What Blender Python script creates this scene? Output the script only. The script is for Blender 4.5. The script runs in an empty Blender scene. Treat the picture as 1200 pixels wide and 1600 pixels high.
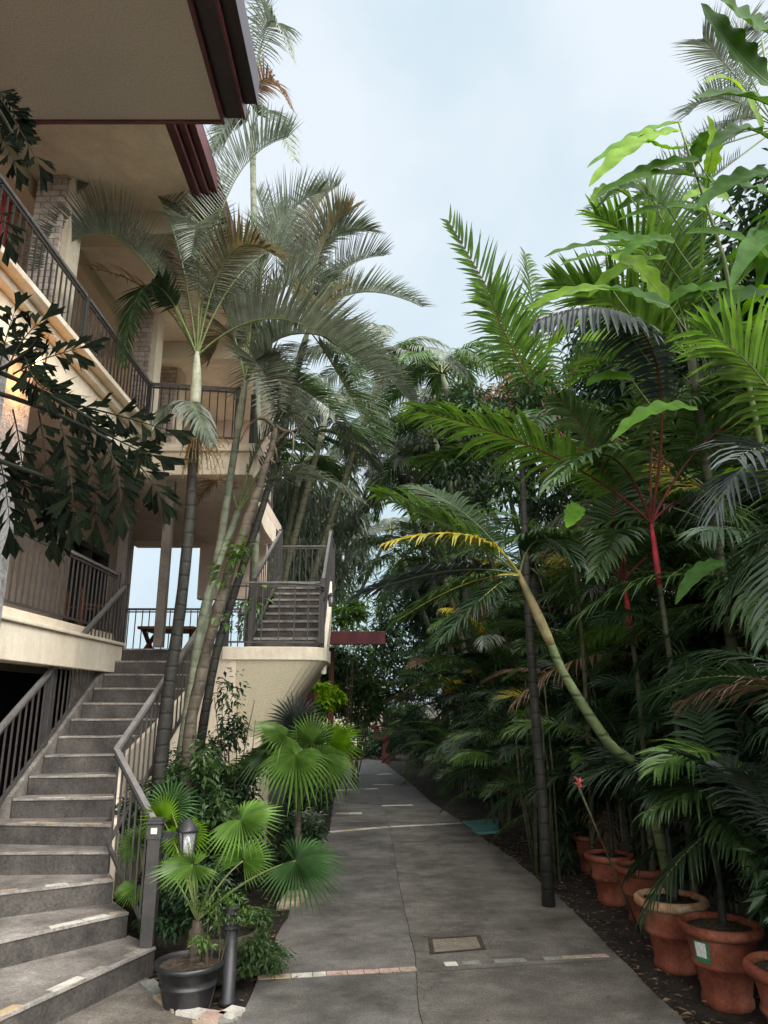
import bpy, math, random
from mathutils import Vector, Matrix
random.seed(7)
R = math.radians
sc = bpy.context.scene
C = bpy.context.collection
V = Vector
# ------------------------------------------------------------------ camera, sky, light
CAM_H = 1.8; TH = R(14.9); FPX = 1130.0
cam_d = bpy.data.cameras.new('camera'); cam = bpy.data.objects.new('camera', cam_d); C.objects.link(cam)
cam_d.sensor_fit = 'VERTICAL'; cam_d.sensor_height = 24; cam_d.lens = FPX/1600*24
cam_d.clip_start = 0.05; cam_d.clip_end = 2000
cam.location = (0, 0, CAM_H); cam.rotation_euler = (math.pi/2+TH, 0, 0)
sc.camera = cam
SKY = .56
w = bpy.data.worlds.new('World'); sc.world = w; w.use_nodes = True
nt = w.node_tree; nt.nodes.clear()
out = nt.nodes.new('ShaderNodeOutputWorld')
sky = nt.nodes.new('ShaderNodeTexSky'); sky.sky_type = 'NISHITA'; sky.sun_disc = False
sky.sun_elevation = R(46); sky.sun_rotation = R(130); sky.air_density = 1; sky.dust_density = 2
b1 = nt.nodes.new('ShaderNodeBackground'); b1.inputs[1].default_value = 0.08
nt.links.new(sky.outputs[0], b1.inputs[0])
tc = nt.nodes.new('ShaderNodeTexCoord'); nz = nt.nodes.new('ShaderNodeTexNoise')
nz.inputs['Scale'].default_value = 2.1; nz.inputs['Detail'].default_value = 6; nz.inputs['Roughness'].default_value = .5
nt.links.new(tc.outputs['Generated'], nz.inputs['Vector'])
cr = nt.nodes.new('ShaderNodeValToRGB'); nt.links.new(nz.outputs[0], cr.inputs[0])
cr.color_ramp.elements[0].position = .38; cr.color_ramp.elements[0].color = (.58, .74, .83, 1)
cr.color_ramp.elements[1].position = .62; cr.color_ramp.elements[1].color = (.80, .87, .94, 1)
b2 = nt.nodes.new('ShaderNodeBackground')
# overcast sky, with fill light added overhead and high behind the viewer
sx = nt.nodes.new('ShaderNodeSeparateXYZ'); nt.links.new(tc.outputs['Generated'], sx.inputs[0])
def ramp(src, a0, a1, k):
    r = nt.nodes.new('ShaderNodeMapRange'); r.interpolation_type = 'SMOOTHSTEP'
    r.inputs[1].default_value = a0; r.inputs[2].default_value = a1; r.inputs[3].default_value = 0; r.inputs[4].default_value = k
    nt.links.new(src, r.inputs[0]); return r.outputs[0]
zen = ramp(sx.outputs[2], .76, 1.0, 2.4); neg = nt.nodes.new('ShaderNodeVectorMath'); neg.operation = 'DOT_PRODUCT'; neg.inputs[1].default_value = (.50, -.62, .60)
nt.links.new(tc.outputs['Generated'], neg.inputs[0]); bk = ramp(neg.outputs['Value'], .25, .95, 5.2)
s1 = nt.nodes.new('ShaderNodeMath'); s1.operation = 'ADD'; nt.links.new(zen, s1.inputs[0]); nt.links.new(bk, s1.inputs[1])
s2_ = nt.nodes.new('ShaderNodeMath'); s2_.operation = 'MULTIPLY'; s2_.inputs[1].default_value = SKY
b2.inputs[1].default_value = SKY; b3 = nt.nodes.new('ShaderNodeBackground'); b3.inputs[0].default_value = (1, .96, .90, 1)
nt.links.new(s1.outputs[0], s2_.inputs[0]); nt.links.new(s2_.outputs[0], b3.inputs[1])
nt.links.new(cr.outputs[0], b2.inputs[0])
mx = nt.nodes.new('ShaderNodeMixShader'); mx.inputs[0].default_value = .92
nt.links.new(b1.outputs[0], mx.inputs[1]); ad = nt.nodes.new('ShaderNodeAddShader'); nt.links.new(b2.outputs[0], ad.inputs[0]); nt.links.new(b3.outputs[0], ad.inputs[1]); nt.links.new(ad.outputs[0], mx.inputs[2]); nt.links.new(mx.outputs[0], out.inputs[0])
sd = bpy.data.lights.new('sun', 'SUN'); sd.energy = 1.4; sd.angle = R(15); sd.color = (1, .96, .9)
so = bpy.data.objects.new('sun', sd); C.objects.link(so); so.rotation_euler = (R(44), 0, R(50)); so.location = (0, 0, 30)
sc.view_settings.view_transform = 'Standard'; sc.view_settings.look = 'None'
sc.view_settings.exposure = 1.0; sc.view_settings.gamma = 1

# ------------------------------------------------------------------ pixel -> place
def W(u, v, Y):
    """point of the place at distance Y along the path that is seen at photograph pixel (u, v)"""
    up = (800-v)/FPX; k = Y/(math.cos(TH)-up*math.sin(TH))
    return V(((u-600)/FPX*k, Y, CAM_H+k*(math.sin(TH)+up*math.cos(TH))))
def G(u, v, z=0.0):
    up = (800-v)/FPX; s = math.sin(TH)+up*math.cos(TH); k = (z-CAM_H)/s
    return V(((u-600)/FPX*k, k*(math.cos(TH)-up*math.sin(TH)), z))
# ------------------------------------------------------------------ materials
def nodes(name):
    m = bpy.data.materials.new(name); m.use_nodes = True; t = m.node_tree
    return m, t, t.nodes['Principled BSDF'], t.nodes['Material Output']
def N(t, k, **kw):
    n = t.nodes.new(k)
    for a, b in kw.items(): n.inputs[a].default_value = b
    return n
def leafmat(name, c1, c2, rough=.42, tr=.3, tcol=None, spec=.5):
    m, t, p, o = nodes(name)
    g = N(t, 'ShaderNodeNewGeometry'); oi = N(t, 'ShaderNodeObjectInfo')
    mix = N(t, 'ShaderNodeMix'); mix.data_type = 'RGBA'
    mix.inputs[6].default_value = (*c1, 1); mix.inputs[7].default_value = (*c2, 1)
    t.links.new(g.outputs['Random Per Island'], mix.inputs[0])
    hsv = N(t, 'ShaderNodeHueSaturation')
    ma = N(t, 'ShaderNodeMapRange'); ma.inputs[3].default_value = .75; ma.inputs[4].default_value = 1.25
    t.links.new(oi.outputs['Random'], ma.inputs[0]); t.links.new(ma.outputs[0], hsv.inputs['Value'])
    tcn = N(t, 'ShaderNodeTexCoord'); nn = N(t, 'ShaderNodeTexNoise', Scale=9, Detail=4); t.links.new(tcn.outputs['Object'], nn.inputs['Vector'])
    nr_ = N(t, 'ShaderNodeMapRange'); nr_.inputs[1].default_value = .3; nr_.inputs[2].default_value = .7; nr_.inputs[3].default_value = .68; nr_.inputs[4].default_value = 1.3
    t.links.new(nn.outputs[0], nr_.inputs[0]); mm_ = N(t, 'ShaderNodeMix'); mm_.data_type = 'RGBA'; mm_.blend_type = 'MULTIPLY'; mm_.inputs[0].default_value = 1
    t.links.new(mix.outputs[2], mm_.inputs[6]); t.links.new(nr_.outputs[0], mm_.inputs[7]); t.links.new(mm_.outputs[2], hsv.inputs['Color'])
    t.links.new(hsv.outputs[0], p.inputs['Base Color']); p.inputs['Roughness'].default_value = rough
    p.inputs['Specular IOR Level'].default_value = spec
    tl = N(t, 'ShaderNodeBsdfTranslucent')
    h2 = N(t, 'ShaderNodeHueSaturation'); h2.inputs['Value'].default_value = 1.5; h2.inputs['Saturation'].default_value = 1.15
    h2.inputs['Hue'].default_value = .485
    t.links.new(hsv.outputs[0], h2.inputs['Color']); t.links.new(h2.outputs[0], tl.inputs[0])
    ms = N(t, 'ShaderNodeMixShader'); ms.inputs[0].default_value = tr
    t.links.new(p.outputs[0], ms.inputs[1]); t.links.new(tl.outputs[0], ms.inputs[2]); t.links.new(ms.outputs[0], o.inputs[0])
    return m
def surf(name, cols, scale=3, rough=.8, bump=.2, bscale=60, detail=6, spec=.3, stretch=None, dist=.01, grain=(.72, 1.25), stain=0):
    """weathered surface: large blotches, fine grain, small bump"""
    m, t, p, o = nodes(name)
    tc = N(t, 'ShaderNodeTexCoord'); src = tc.outputs['Object']
    if stretch:
        mp = N(t, 'ShaderNodeMapping'); mp.inputs['Scale'].default_value = stretch
        t.links.new(src, mp.inputs[0]); src = mp.outputs[0]
    n1 = N(t, 'ShaderNodeTexNoise', Scale=scale, Detail=detail, Roughness=.62); t.links.new(src, n1.inputs['Vector'])
    r = N(t, 'ShaderNodeValToRGB'); e = r.color_ramp.elements
    e[0].position = .32; e[0].color = (*cols[0], 1); e[1].position = .70; e[1].color = (*cols[-1], 1)
    if len(cols) > 2:
        x = e.new(.5); x.color = (*cols[1], 1)
    t.links.new(n1.outputs[0], r.inputs[0])
    n2 = N(t, 'ShaderNodeTexNoise', Scale=bscale, Detail=5, Roughness=.7); t.links.new(src, n2.inputs['Vector'])
    mr = N(t, 'ShaderNodeMapRange'); mr.inputs[1].default_value = .3; mr.inputs[2].default_value = .7
    mr.inputs[3].default_value = grain[0]; mr.inputs[4].default_value = grain[1]
    t.links.new(n2.outputs[0], mr.inputs[0])
    mu = N(t, 'ShaderNodeMix'); mu.data_type = 'RGBA'; mu.blend_type = 'MULTIPLY'; mu.inputs[0].default_value = 1
    t.links.new(r.outputs[0], mu.inputs[6]); t.links.new(mr.outputs[0], mu.inputs[7])
    last = mu.outputs[2]
    if stain:
        mps = N(t, 'ShaderNodeMapping'); mps.inputs['Scale'].default_value = (1, 1, .3) if stain < 1 else (.8, 1.2, 1); t.links.new(tc.outputs['Object'], mps.inputs[0])
        n4 = N(t, 'ShaderNodeTexNoise', Scale=4.5, Detail=12, Roughness=.80); n4.inputs['Distortion'].default_value = .3; t.links.new(mps.outputs[0], n4.inputs['Vector'])
        m4 = N(t, 'ShaderNodeMapRange'); m4.inputs[1].default_value = .36; m4.inputs[2].default_value = .62; m4.inputs[3].default_value = 1-min(stain, 1)*.38; m4.inputs[4].default_value = 1.06
        t.links.new(n4.outputs[0], m4.inputs[0]); x4 = N(t, 'ShaderNodeMix'); x4.data_type = 'RGBA'; x4.blend_type = 'MULTIPLY'; x4.inputs[0].default_value = 1
        t.links.new(last, x4.inputs[6]); t.links.new(m4.outputs[0], x4.inputs[7]); last = x4.outputs[2]
        if stain >= 1:
            v4 = N(t, 'ShaderNodeTexVoronoi', Scale=38); t.links.new(tc.outputs['Object'], v4.inputs['Vector'])
            m5 = N(t, 'ShaderNodeMapRange'); m5.inputs[1].default_value = .08; m5.inputs[2].default_value = .2; m5.inputs[3].default_value = .5; m5.inputs[4].default_value = 1
            t.links.new(v4.outputs['Distance'], m5.inputs[0]); x5 = N(t, 'ShaderNodeMix'); x5.data_type = 'RGBA'; x5.blend_type = 'MULTIPLY'; x5.inputs[0].default_value = .8
            t.links.new(last, x5.inputs[6]); t.links.new(m5.outputs[0], x5.inputs[7]); last = x5.outputs[2]
    t.links.new(last, p.inputs['Base Color'])
    p.inputs['Roughness'].default_value = rough; p.inputs['Specular IOR Level'].default_value = spec
    b = N(t, 'ShaderNodeBump'); b.inputs['Strength'].default_value = bump; b.inputs['Distance'].default_value = dist
    t.links.new(n2.outputs[0], b.inputs['Height']); t.links.new(b.outputs[0], p.inputs['Normal'])
    return m
def cladding(name):
    m, t, p, o = nodes(name)
    tc = N(t, 'ShaderNodeTexCoord'); mp = N(t, 'ShaderNodeMapping'); mp.inputs['Rotation'].default_value = (R(90), 0, 0)
    sx = N(t, 'ShaderNodeSeparateXYZ'); t.links.new(tc.outputs['Object'], sx.inputs[0])
    ad = N(t, 'ShaderNodeMath'); ad.operation = 'ADD'; t.links.new(sx.outputs[0], ad.inputs[0]); t.links.new(sx.outputs[1], ad.inputs[1])
    cx = N(t, 'ShaderNodeCombineXYZ'); t.links.new(ad.outputs[0], cx.inputs[0]); t.links.new(sx.outputs[2], cx.inputs[1])
    b = N(t, 'ShaderNodeTexBrick'); b.inputs['Scale'].default_value = 1; b.inputs['Brick Width'].default_value = .19
    b.inputs['Row Height'].default_value = .075; b.inputs['Mortar Size'].default_value = .006; b.inputs['Mortar Smooth'].default_value = .6
    b.inputs['Color1'].default_value = (.42, .36, .31, 1); b.inputs['Color2'].default_value = (.60, .54, .48, 1)
    b.inputs['Mortar'].default_value = (.22, .19, .16, 1)
    t.links.new(cx.outputs[0], b.inputs['Vector'])
    n = N(t, 'ShaderNodeTexNoise', Scale=14, Detail=6); t.links.new(tc.outputs['Object'], n.inputs['Vector'])
    mu = N(t, 'ShaderNodeMix'); mu.data_type = 'RGBA'; mu.blend_type = 'OVERLAY'; mu.inputs[0].default_value = .6
    t.links.new(b.outputs[0], mu.inputs[6]); t.links.new(n.outputs[0], mu.inputs[7]); t.links.new(mu.outputs[2], p.inputs['Base Color'])
    bp = N(t, 'ShaderNodeBump'); bp.inputs['Strength'].default_value = .8; bp.inputs['Distance'].default_value = .03
    sb = N(t, 'ShaderNodeMath'); sb.operation = 'SUBTRACT'; t.links.new(n.outputs[0], sb.inputs[0]); t.links.new(b.outputs['Fac'], sb.inputs[1])
    t.links.new(sb.outputs[0], bp.inputs['Height']); t.links.new(bp.outputs[0], p.inputs['Normal'])
    p.inputs['Roughness'].default_value = .9
    return m
M = {}
M['path'] = surf('path_concrete', [(.075, .070, .063), (.14, .132, .121), (.205, .194, .178)], 1.6, .72, .8, 85, grain=(.5, 1.45), stain=1)
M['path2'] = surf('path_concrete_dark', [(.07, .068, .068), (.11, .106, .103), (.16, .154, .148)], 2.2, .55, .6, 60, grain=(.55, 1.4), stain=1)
M['paving'] = surf('paving_concrete', [(.10, .088, .074), (.17, .152, .130), (.23, .206, .18)], 2.5, .8, .7, 80, grain=(.5, 1.4), stain=1)
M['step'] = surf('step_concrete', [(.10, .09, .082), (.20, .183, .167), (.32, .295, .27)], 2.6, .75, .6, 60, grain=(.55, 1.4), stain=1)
M['nosing'] = surf('worn_nosing', [(.16, .15, .135), (.30, .28, .255), (.42, .39, .36)], 6, .75, .6, 60, grain=(.6, 1.35), stain=1)
M['step_light'] = surf('riser_light', [(.12, .108, .098), (.19, .173, .158), (.26, .24, .22)], 3, .8, .5, 50, grain=(.7, 1.3), stain=.8)
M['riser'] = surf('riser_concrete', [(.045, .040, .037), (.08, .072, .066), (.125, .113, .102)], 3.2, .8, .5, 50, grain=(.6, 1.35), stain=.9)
M['groove'] = surf('joint_dark', [(.05, .046, .04), (.09, .082, .07)], 6, .9)
for k, c in {'tile_pink': (.42, .30, .25), 'tile_white': (.50, .47, .42), 'tile_buff': (.40, .31, .19), 'tile_grey': (.20, .21, .19), 'tile_tan': (.33, .27, .2)}.items():
    M[k] = surf(k, [tuple(x*.6 for x in c), c, tuple(min(1, x*1.25) for x in c)], 9, .7, .3, 60)
M['soil'] = surf('soil', [(.012, .010, .008), (.03, .024, .018), (.06, .048, .036)], 5, .95, 1, 30, dist=.04)
M['mulch'] = surf('mulch', [(.03, .02, .013), (.10, .075, .05), (.2, .16, .11)], 40, .95, 1, 90, dist=.03)
M['wall'] = surf('plaster_peach', [(.62, .50, .41), (.68, .56, .465), (.73, .61, .51)], 1.2, .85, .12, 90, grain=(.9, 1.08), stain=.35)
M['wall2'] = surf('plaster_cream', [(.60, .52, .41), (.70, .61, .485), (.75, .67, .54)], 1.6, .85, .15, 80, grain=(.88, 1.08), stain=.4)
M['trim'] = surf('trim_cream', [(.65, .57, .45), (.77, .69, .55), (.82, .75, .62)], 2, .75, .1, 60, grain=(.88, 1.07), stain=.45)
M['soffit'] = surf('soffit_olive', [(.50, .45, .32), (.56, .50, .36), (.6, .54, .4)], 1.2, .85, .1, 90)
M['nearsoffit'] = surf('soffit_taupe', [(.40, .375, .33), (.44, .41, .36), (.47, .44, .39)], 1, .9, .08, 70)
M['maroon'] = surf('maroon_fascia', [(.055, .014, .018), (.08, .018, .023), (.11, .03, .034)], 5, .4, .05, 60, spec=.5)
M['maroon_dark'] = surf('maroon_gutter', [(.018, .011, .015), (.026, .014, .02), (.035, .02, .026)], 5, .4, .05, 60, spec=.5)
M['redwood'] = surf('red_painted_wood', [(.06, .014, .016), (.09, .020, .022), (.13, .035, .035)], 4, .55, .2, 60, stretch=(1, 1, .2))
M['shutter'] = surf('pink_red_door', [(.36, .07, .07), (.46, .10, .09), (.52, .14, .12)], 2, .5, .05, 40)
M['wood'] = surf('brown_wood', [(.06, .022, .012), (.12, .045, .022), (.17, .07, .035)], 6, .45, .2, 50, stretch=(6, 1, 1))
M['stone'] = cladding('stone_cladding')
M['rough_stone'] = surf('rough_grey_stone', [(.16, .16, .16), (.3, .3, .3), (.42, .42, .42)], 14, .9, 1, 40, dist=.04)
M['metal'] = surf('grey_brown_paint', [(.035, .033, .032), (.048, .045, .044), (.065, .061, .059)], 8, .42, .12, 90, spec=.5)
M['post'] = surf('taupe_post', [(.10, .085, .075), (.14, .12, .105), (.17, .15, .13)], 4, .6, .1, 60)
M['baluster'] = surf('baluster_paint', [(.045, .04, .038), (.06, .054, .052), (.075, .07, .066)], 8, .45, .1, 90, spec=.5)
M['rail'] = surf('handrail_grey', [(.12, .115, .112), (.155, .148, .145), (.20, .19, .185)], 10, .33, .1, 90, spec=.6)
M['black'] = surf('black_plastic', [(.012, .013, .015), (.02, .021, .024), (.035, .036, .04)], 7, .38, .1, 40, spec=.5)
M['charcoal'] = surf('charcoal_metal', [(.018, .019, .022), (.028, .029, .033), (.04, .041, .045)], 9, .45, .15, 60, spec=.5)
M['terracotta'] = surf('terracotta', [(.12, .032, .018), (.24, .068, .036), (.33, .13, .08)], 5, .75, .4, 50, grain=(.7, 1.25), stain=.8)
M['terracotta_pale'] = surf('terracotta_lichen', [(.30, .12, .06), (.40, .24, .14), (.5, .42, .28)], 10, .8, .3, 50)
M['turq'] = surf('turquoise_paint', [(.05, .16, .15), (.10, .26, .25), (.14, .32, .3)], 6, .6, .2, 50)
M['rust'] = surf('rusty_frame', [(.03, .020, .017), (.055, .036, .03), (.08, .055, .045)], 20, .7, .3, 60)
M['plate'] = surf('white_card', [(.6, .6, .58), (.75, .75, .73)], 5, .6)
M['greencard'] = surf('green_card', [(.03, .14, .06), (.05, .2, .09)], 5, .5)
m, t, p, o = nodes('dark_glass'); p.inputs['Base Color'].default_value = (.012, .014, .016, 1); p.inputs['Roughness'].default_value = .08; M['glass'] = m
m, t, p, o = nodes('lantern_glass'); p.inputs['Base Color'].default_value = (.75, .78, .8, 1); p.inputs['Roughness'].default_value = .15
p.inputs['Transmission Weight'].default_value = .8; M['lglass'] = m
m, t, p, o = nodes('white_bulb'); p.inputs['Base Color'].default_value = (.8, .8, .78, 1); p.inputs['Roughness'].default_value = .3; M['bulb'] = m
m, t, p, o = nodes('lit_bulb'); p.inputs['Emission Color'].default_value = (1, .55, .16, 1); p.inputs['Emission Strength'].default_value = 7; M['lit'] = m
def trunkmat(name, cols, ring=9, bump=.6, darker=.55):
    m, t, p, o = nodes(name)
    tc = N(t, 'ShaderNodeTexCoord'); sx = N(t, 'ShaderNodeSeparateXYZ'); t.links.new(tc.outputs['Object'], sx.inputs[0])
    n = N(t, 'ShaderNodeTexNoise', Scale=7, Detail=6, Roughness=.65); t.links.new(tc.outputs['Object'], n.inputs['Vector'])
    r = N(t, 'ShaderNodeValToRGB'); e = r.color_ramp.elements; e[0].position = .3; e[1].position = .7
    e[0].color = (*cols[0], 1); e[1].color = (*cols[-1], 1)
    if len(cols) > 2: x = e.new(.5); x.color = (*cols[1], 1)
    t.links.new(n.outputs[0], r.inputs[0])
    mm = N(t, 'ShaderNodeMath'); mm.operation = 'MULTIPLY'; mm.inputs[1].default_value = ring*6.283; t.links.new(sx.outputs[2], mm.inputs[0])
    a2 = N(t, 'ShaderNodeMath'); a2.operation = 'MULTIPLY_ADD'; a2.inputs[1].default_value = 3.0; t.links.new(n.outputs[0], a2.inputs[0]); t.links.new(mm.outputs[0], a2.inputs[2])
    si = N(t, 'ShaderNodeMath'); si.operation = 'SINE'; t.links.new(a2.outputs[0], si.inputs[0])
    mr = N(t, 'ShaderNodeMapRange'); mr.inputs[1].default_value = .75; mr.inputs[2].default_value = 1; mr.inputs[3].default_value = 1; mr.inputs[4].default_value = darker
    t.links.new(si.outputs[0], mr.inputs[0])
    mu = N(t, 'ShaderNodeMix'); mu.data_type = 'RGBA'; mu.blend_type = 'MULTIPLY'; mu.inputs[0].default_value = 1
    t.links.new(r.outputs[0], mu.inputs[6]); t.links.new(mr.outputs[0], mu.inputs[7]); t.links.new(mu.outputs[2], p.inputs['Base Color'])
    p.inputs['Roughness'].default_value = .75
    b = N(t, 'ShaderNodeBump'); b.inputs['Strength'].default_value = bump; b.inputs['Distance'].default_value = .02
    n3 = N(t, 'ShaderNodeMath'); n3.operation = 'ADD'; t.links.new(mr.outputs[0], n3.inputs[0]); t.links.new(n.outputs[0], n3.inputs[1])
    t.links.new(n3.outputs[0], b.inputs['Height']); t.links.new(b.outputs[0], p.inputs['Normal'])
    return m
M['t_dark'] = trunkmat('trunk_dark', [(.008, .009, .007), (.018, .018, .014), (.035, .033, .026)], 7)
M['t_pale'] = trunkmat('trunk_pale_green', [(.07, .085, .055), (.15, .17, .115), (.24, .26, .19)], 6, .6, .75)
M['t_shaft'] = trunkmat('crownshaft_pale', [(.20, .22, .15), (.32, .34, .24), (.42, .43, .33)], .6, .2, .9)
M['t_brown'] = trunkmat('trunk_brown', [(.03, .026, .018), (.075, .06, .042), (.13, .11, .08)], 8, 1, .85)
M['t_green'] = trunkmat('trunk_green', [(.04, .06, .022), (.085, .115, .04), (.14, .17, .07)], 7, .7, .6)
M['t_yellow'] = trunkmat('crownshaft_yellow', [(.13, .12, .05), (.24, .20, .09), (.30, .19, .10)], 1.5, .2, .8)
M['t_red'] = trunkmat('crownshaft_red', [(.16, .010, .016), (.32, .016, .028), (.42, .03, .04)], 1.5, .2, .85)
M['cane'] = trunkmat('cane_olive', [(.03, .035, .015), (.06, .065, .03), (.10, .10, .05)], 6)
M['stalk'] = surf('stalk_green', [(.09, .12, .035), (.16, .19, .07)], 8, .5)
M['stalk_dark'] = surf('stalk_dark', [(.010, .011, .008), (.02, .022, .014)], 8, .7, spec=.1)
M['path_right'] = surf('path_concrete_brown', [(.08, .073, .063), (.145, .133, .117), (.21, .194, .172)], 1.9, .74, .9, 75, grain=(.45, 1.5), stain=1)
M['lid'] = surf('cover_lid', [(.15, .132, .10), (.22, .195, .155)], 12, .8, .6, 80, grain=(.6, 1.3))
M['stalk_yellow'] = surf('stalk_yellow', [(.30, .27, .05), (.40, .36, .08)], 8, .5)
M['stalk_red'] = surf('stalk_red', [(.10, .022, .02), (.18, .035, .032)], 8, .5)
M['twig'] = surf('twig_brown', [(.05, .035, .025), (.10, .07, .05)], 8, .8)
M['l_grey'] = leafmat('leaf_grey_green', (.085, .108, .078), (.15, .175, .125), .38, .25)
M['l_green'] = leafmat('leaf_green', (.055, .12, .022), (.10, .19, .04), .38, .35)
M['l_mid'] = leafmat('leaf_mid', (.035, .075, .024), (.068, .12, .038), .42, .3, spec=.35)
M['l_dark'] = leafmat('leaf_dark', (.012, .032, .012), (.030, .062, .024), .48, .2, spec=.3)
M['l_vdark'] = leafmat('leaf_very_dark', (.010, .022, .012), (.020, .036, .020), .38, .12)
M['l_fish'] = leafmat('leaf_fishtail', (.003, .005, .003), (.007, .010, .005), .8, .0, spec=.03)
M['l_bright'] = leafmat('leaf_bright', (.10, .21, .008), (.15, .27, .014), .5, .45, spec=.15)
M['l_banana'] = leafmat('leaf_broad', (.05, .14, .012), (.09, .20, .018), .55, .5, spec=.12)
M['l_fan'] = leafmat('leaf_fan', (.085, .18, .03), (.15, .26, .055), .30, .32, spec=.6)
M['l_fan2'] = leafmat('leaf_fan_blue', (.055, .13, .04), (.09, .18, .065), .32, .3)
M['l_yellow'] = leafmat('leaf_yellow', (.40, .30, .02), (.35, .34, .04), .45, .4)
M['l_orange'] = leafmat('leaf_orange', (.09, .10, .055), (.16, .125, .06), .5, .3)
M['l_dead'] = leafmat('leaf_dead', (.16, .10, .06), (.25, .17, .10), .7, .25)
M['l_slate'] = leafmat('leaf_slate', (.035, .048, .046), (.06, .076, .074), .5, .1, spec=.22)
M['l_bdark'] = leafmat('leaf_broad_dark', (.025, .07, .014), (.05, .12, .02), .6, .35, spec=.1)
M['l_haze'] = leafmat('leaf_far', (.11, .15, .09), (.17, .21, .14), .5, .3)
M['l_pink'] = leafmat('petal_pink', (.6, .12, .14), (.7, .25, .22), .5, .3)
M['flower'] = leafmat('seed_sprays', (.26, .17, .06), (.36, .26, .10), .6, .2)
# ------------------------------------------------------------------ mesh builder
class MB:
    def __init__(s): s.v = []; s.f = []; s.m = []; s.mi = 0; s.sm = []; s.smooth = False
    def face(s, idx): s.f.append(idx); s.m.append(s.mi); s.sm.append(s.smooth)
    def quad(s, a, b, c, d):
        n = len(s.v); s.v += [tuple(a), tuple(b), tuple(c), tuple(d)]; s.face((n, n+1, n+2, n+3))
    def box(s, x0, x1, y0, y1, z0, z1, rot=0, o=(0, 0, 0)):
        n = len(s.v); c, sn = math.cos(rot), math.sin(rot)
        for z in (z0, z1):
            for x, y in ((x0, y0), (x1, y0), (x1, y1), (x0, y1)):
                s.v.append((o[0]+x*c-y*sn, o[1]+x*sn+y*c, o[2]+z))
        for q in ((3, 2, 1, 0), (4, 5, 6, 7), (0, 1, 5, 4), (1, 2, 6, 5), (2, 3, 7, 6), (3, 0, 4, 7)): s.face(tuple(n+i for i in q))
    def prism(s, poly, z0, z1):
        """poly: list of (x,y) counter-clockwise; z0/z1 number or list"""
        n = len(s.v); k = len(poly)
        f = lambda z, i: z[i] if isinstance(z, (list, tuple)) else z
        for z in (z0, z1):
            for i, (x, y) in enumerate(poly): s.v.append((x, y, f(z, i)))
        s.face(tuple(n+i for i in reversed(range(k)))); s.face(tuple(n+k+i for i in range(k)))
        for i in range(k): j = (i+1) % k; s.face((n+i, n+j, n+k+j, n+k+i))
    def bar(s, a, b, w, h, up=V((0, 0, 1))):
        a = V(a); b = V(b); t = (b-a).normalized(); sd = t.cross(up)
        if sd.length < 1e-4: sd = V((1, 0, 0))
        sd.normalize(); n = sd.cross(t); k = len(s.v)
        for p in (a, b):
            for x, y in ((-1, -1), (1, -1), (1, 1), (-1, 1)): s.v.append(tuple(p+sd*x*w/2+n*y*h/2))
        for q in ((3, 2, 1, 0), (4, 5, 6, 7), (0, 1, 5, 4), (1, 2, 6, 5), (2, 3, 7, 6), (3, 0, 4, 7)): s.face(tuple(k+i for i in q))
    def tube(s, pts, rs, n=8, cap=True):
        pts = [V(p) for p in pts]; k0 = len(s.v); sm = s.smooth; s.smooth = True
        if not isinstance(rs, (list, tuple)): rs = [rs]*len(pts)
        ref = None
        for i, p in enumerate(pts):
            t = (pts[min(i+1, len(pts)-1)]-pts[max(i-1, 0)]).normalized()
            if ref is None: ref = t.cross(V((.31, .87, .17))).normalized()
            a = (ref-t*ref.dot(t)).normalized(); ref = a; b = t.cross(a)
            for j in range(n):
                q = 2*math.pi*j/n; s.v.append(tuple(p+(a*math.cos(q)+b*math.sin(q))*rs[i]))
        for i in range(len(pts)-1):
            for j in range(n):
                a = k0+i*n+j; b = k0+i*n+(j+1) % n; s.face((a, b, b+n, a+n))
        if cap:
            s.smooth = False; s.face(tuple(k0+j for j in reversed(range(n)))); s.face(tuple(k0+(len(pts)-1)*n+j for j in range(n)))
        s.smooth = sm
    def lathe(s, prof, n=32, o=(0, 0, 0), cap=True):
        k0 = len(s.v); sm = s.smooth; s.smooth = True
        for r, z in prof:
            for j in range(n):
                q = 2*math.pi*j/n; s.v.append((o[0]+r*math.cos(q), o[1]+r*math.sin(q), o[2]+z))
        for i in range(len(prof)-1):
            for j in range(n):
                a = k0+i*n+j; b = k0+i*n+(j+1) % n; s.face((a, b, b+n, a+n))
        if cap:
            s.smooth = False; s.face(tuple(k0+j for j in reversed(range(n)))); s.face(tuple(k0+(len(prof)-1)*n+j for j in range(n)))
        s.smooth = sm
    def build(s, name, mats, parent=None, origin=None, bevel=0):
        me = bpy.data.meshes.new(name)
        o0 = V(origin) if origin is not None else V((0, 0, 0))
        vs = s.v if origin is None else [(a-o0.x, b-o0.y, c-o0.z) for a, b, c in s.v]
        me.from_pydata(vs, [], s.f)
        if not isinstance(mats, (list, tuple)): mats = [mats]
        for m in mats: me.materials.append(M[m])
        me.polygons.foreach_set('material_index', s.m); me.polygons.foreach_set('use_smooth', s.sm); me.update()
        ob = bpy.data.objects.new(name, me); C.objects.link(ob); ob.location = o0
        if parent is not None: attach(ob, parent)
        if bevel:
            b = ob.modifiers.new('bevel', 'BEVEL'); b.width = bevel; b.segments = 2; b.limit_method = 'ANGLE'
        return ob
def attach(ob, parent):
    """child keeps its place; parents here are only ever moved, never turned, while parts are added"""
    off = V((0, 0, 0)); p = parent
    while p is not None: off += p.location; p = p.parent
    ob.parent = parent; ob.location = V(ob.location)-off
def tag(o, label=None, cat=None, group=None, kind=None):
    for k, v in (('label', label), ('category', cat), ('group', group), ('kind', kind)):
        if v: o[k] = v
    return o
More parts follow.
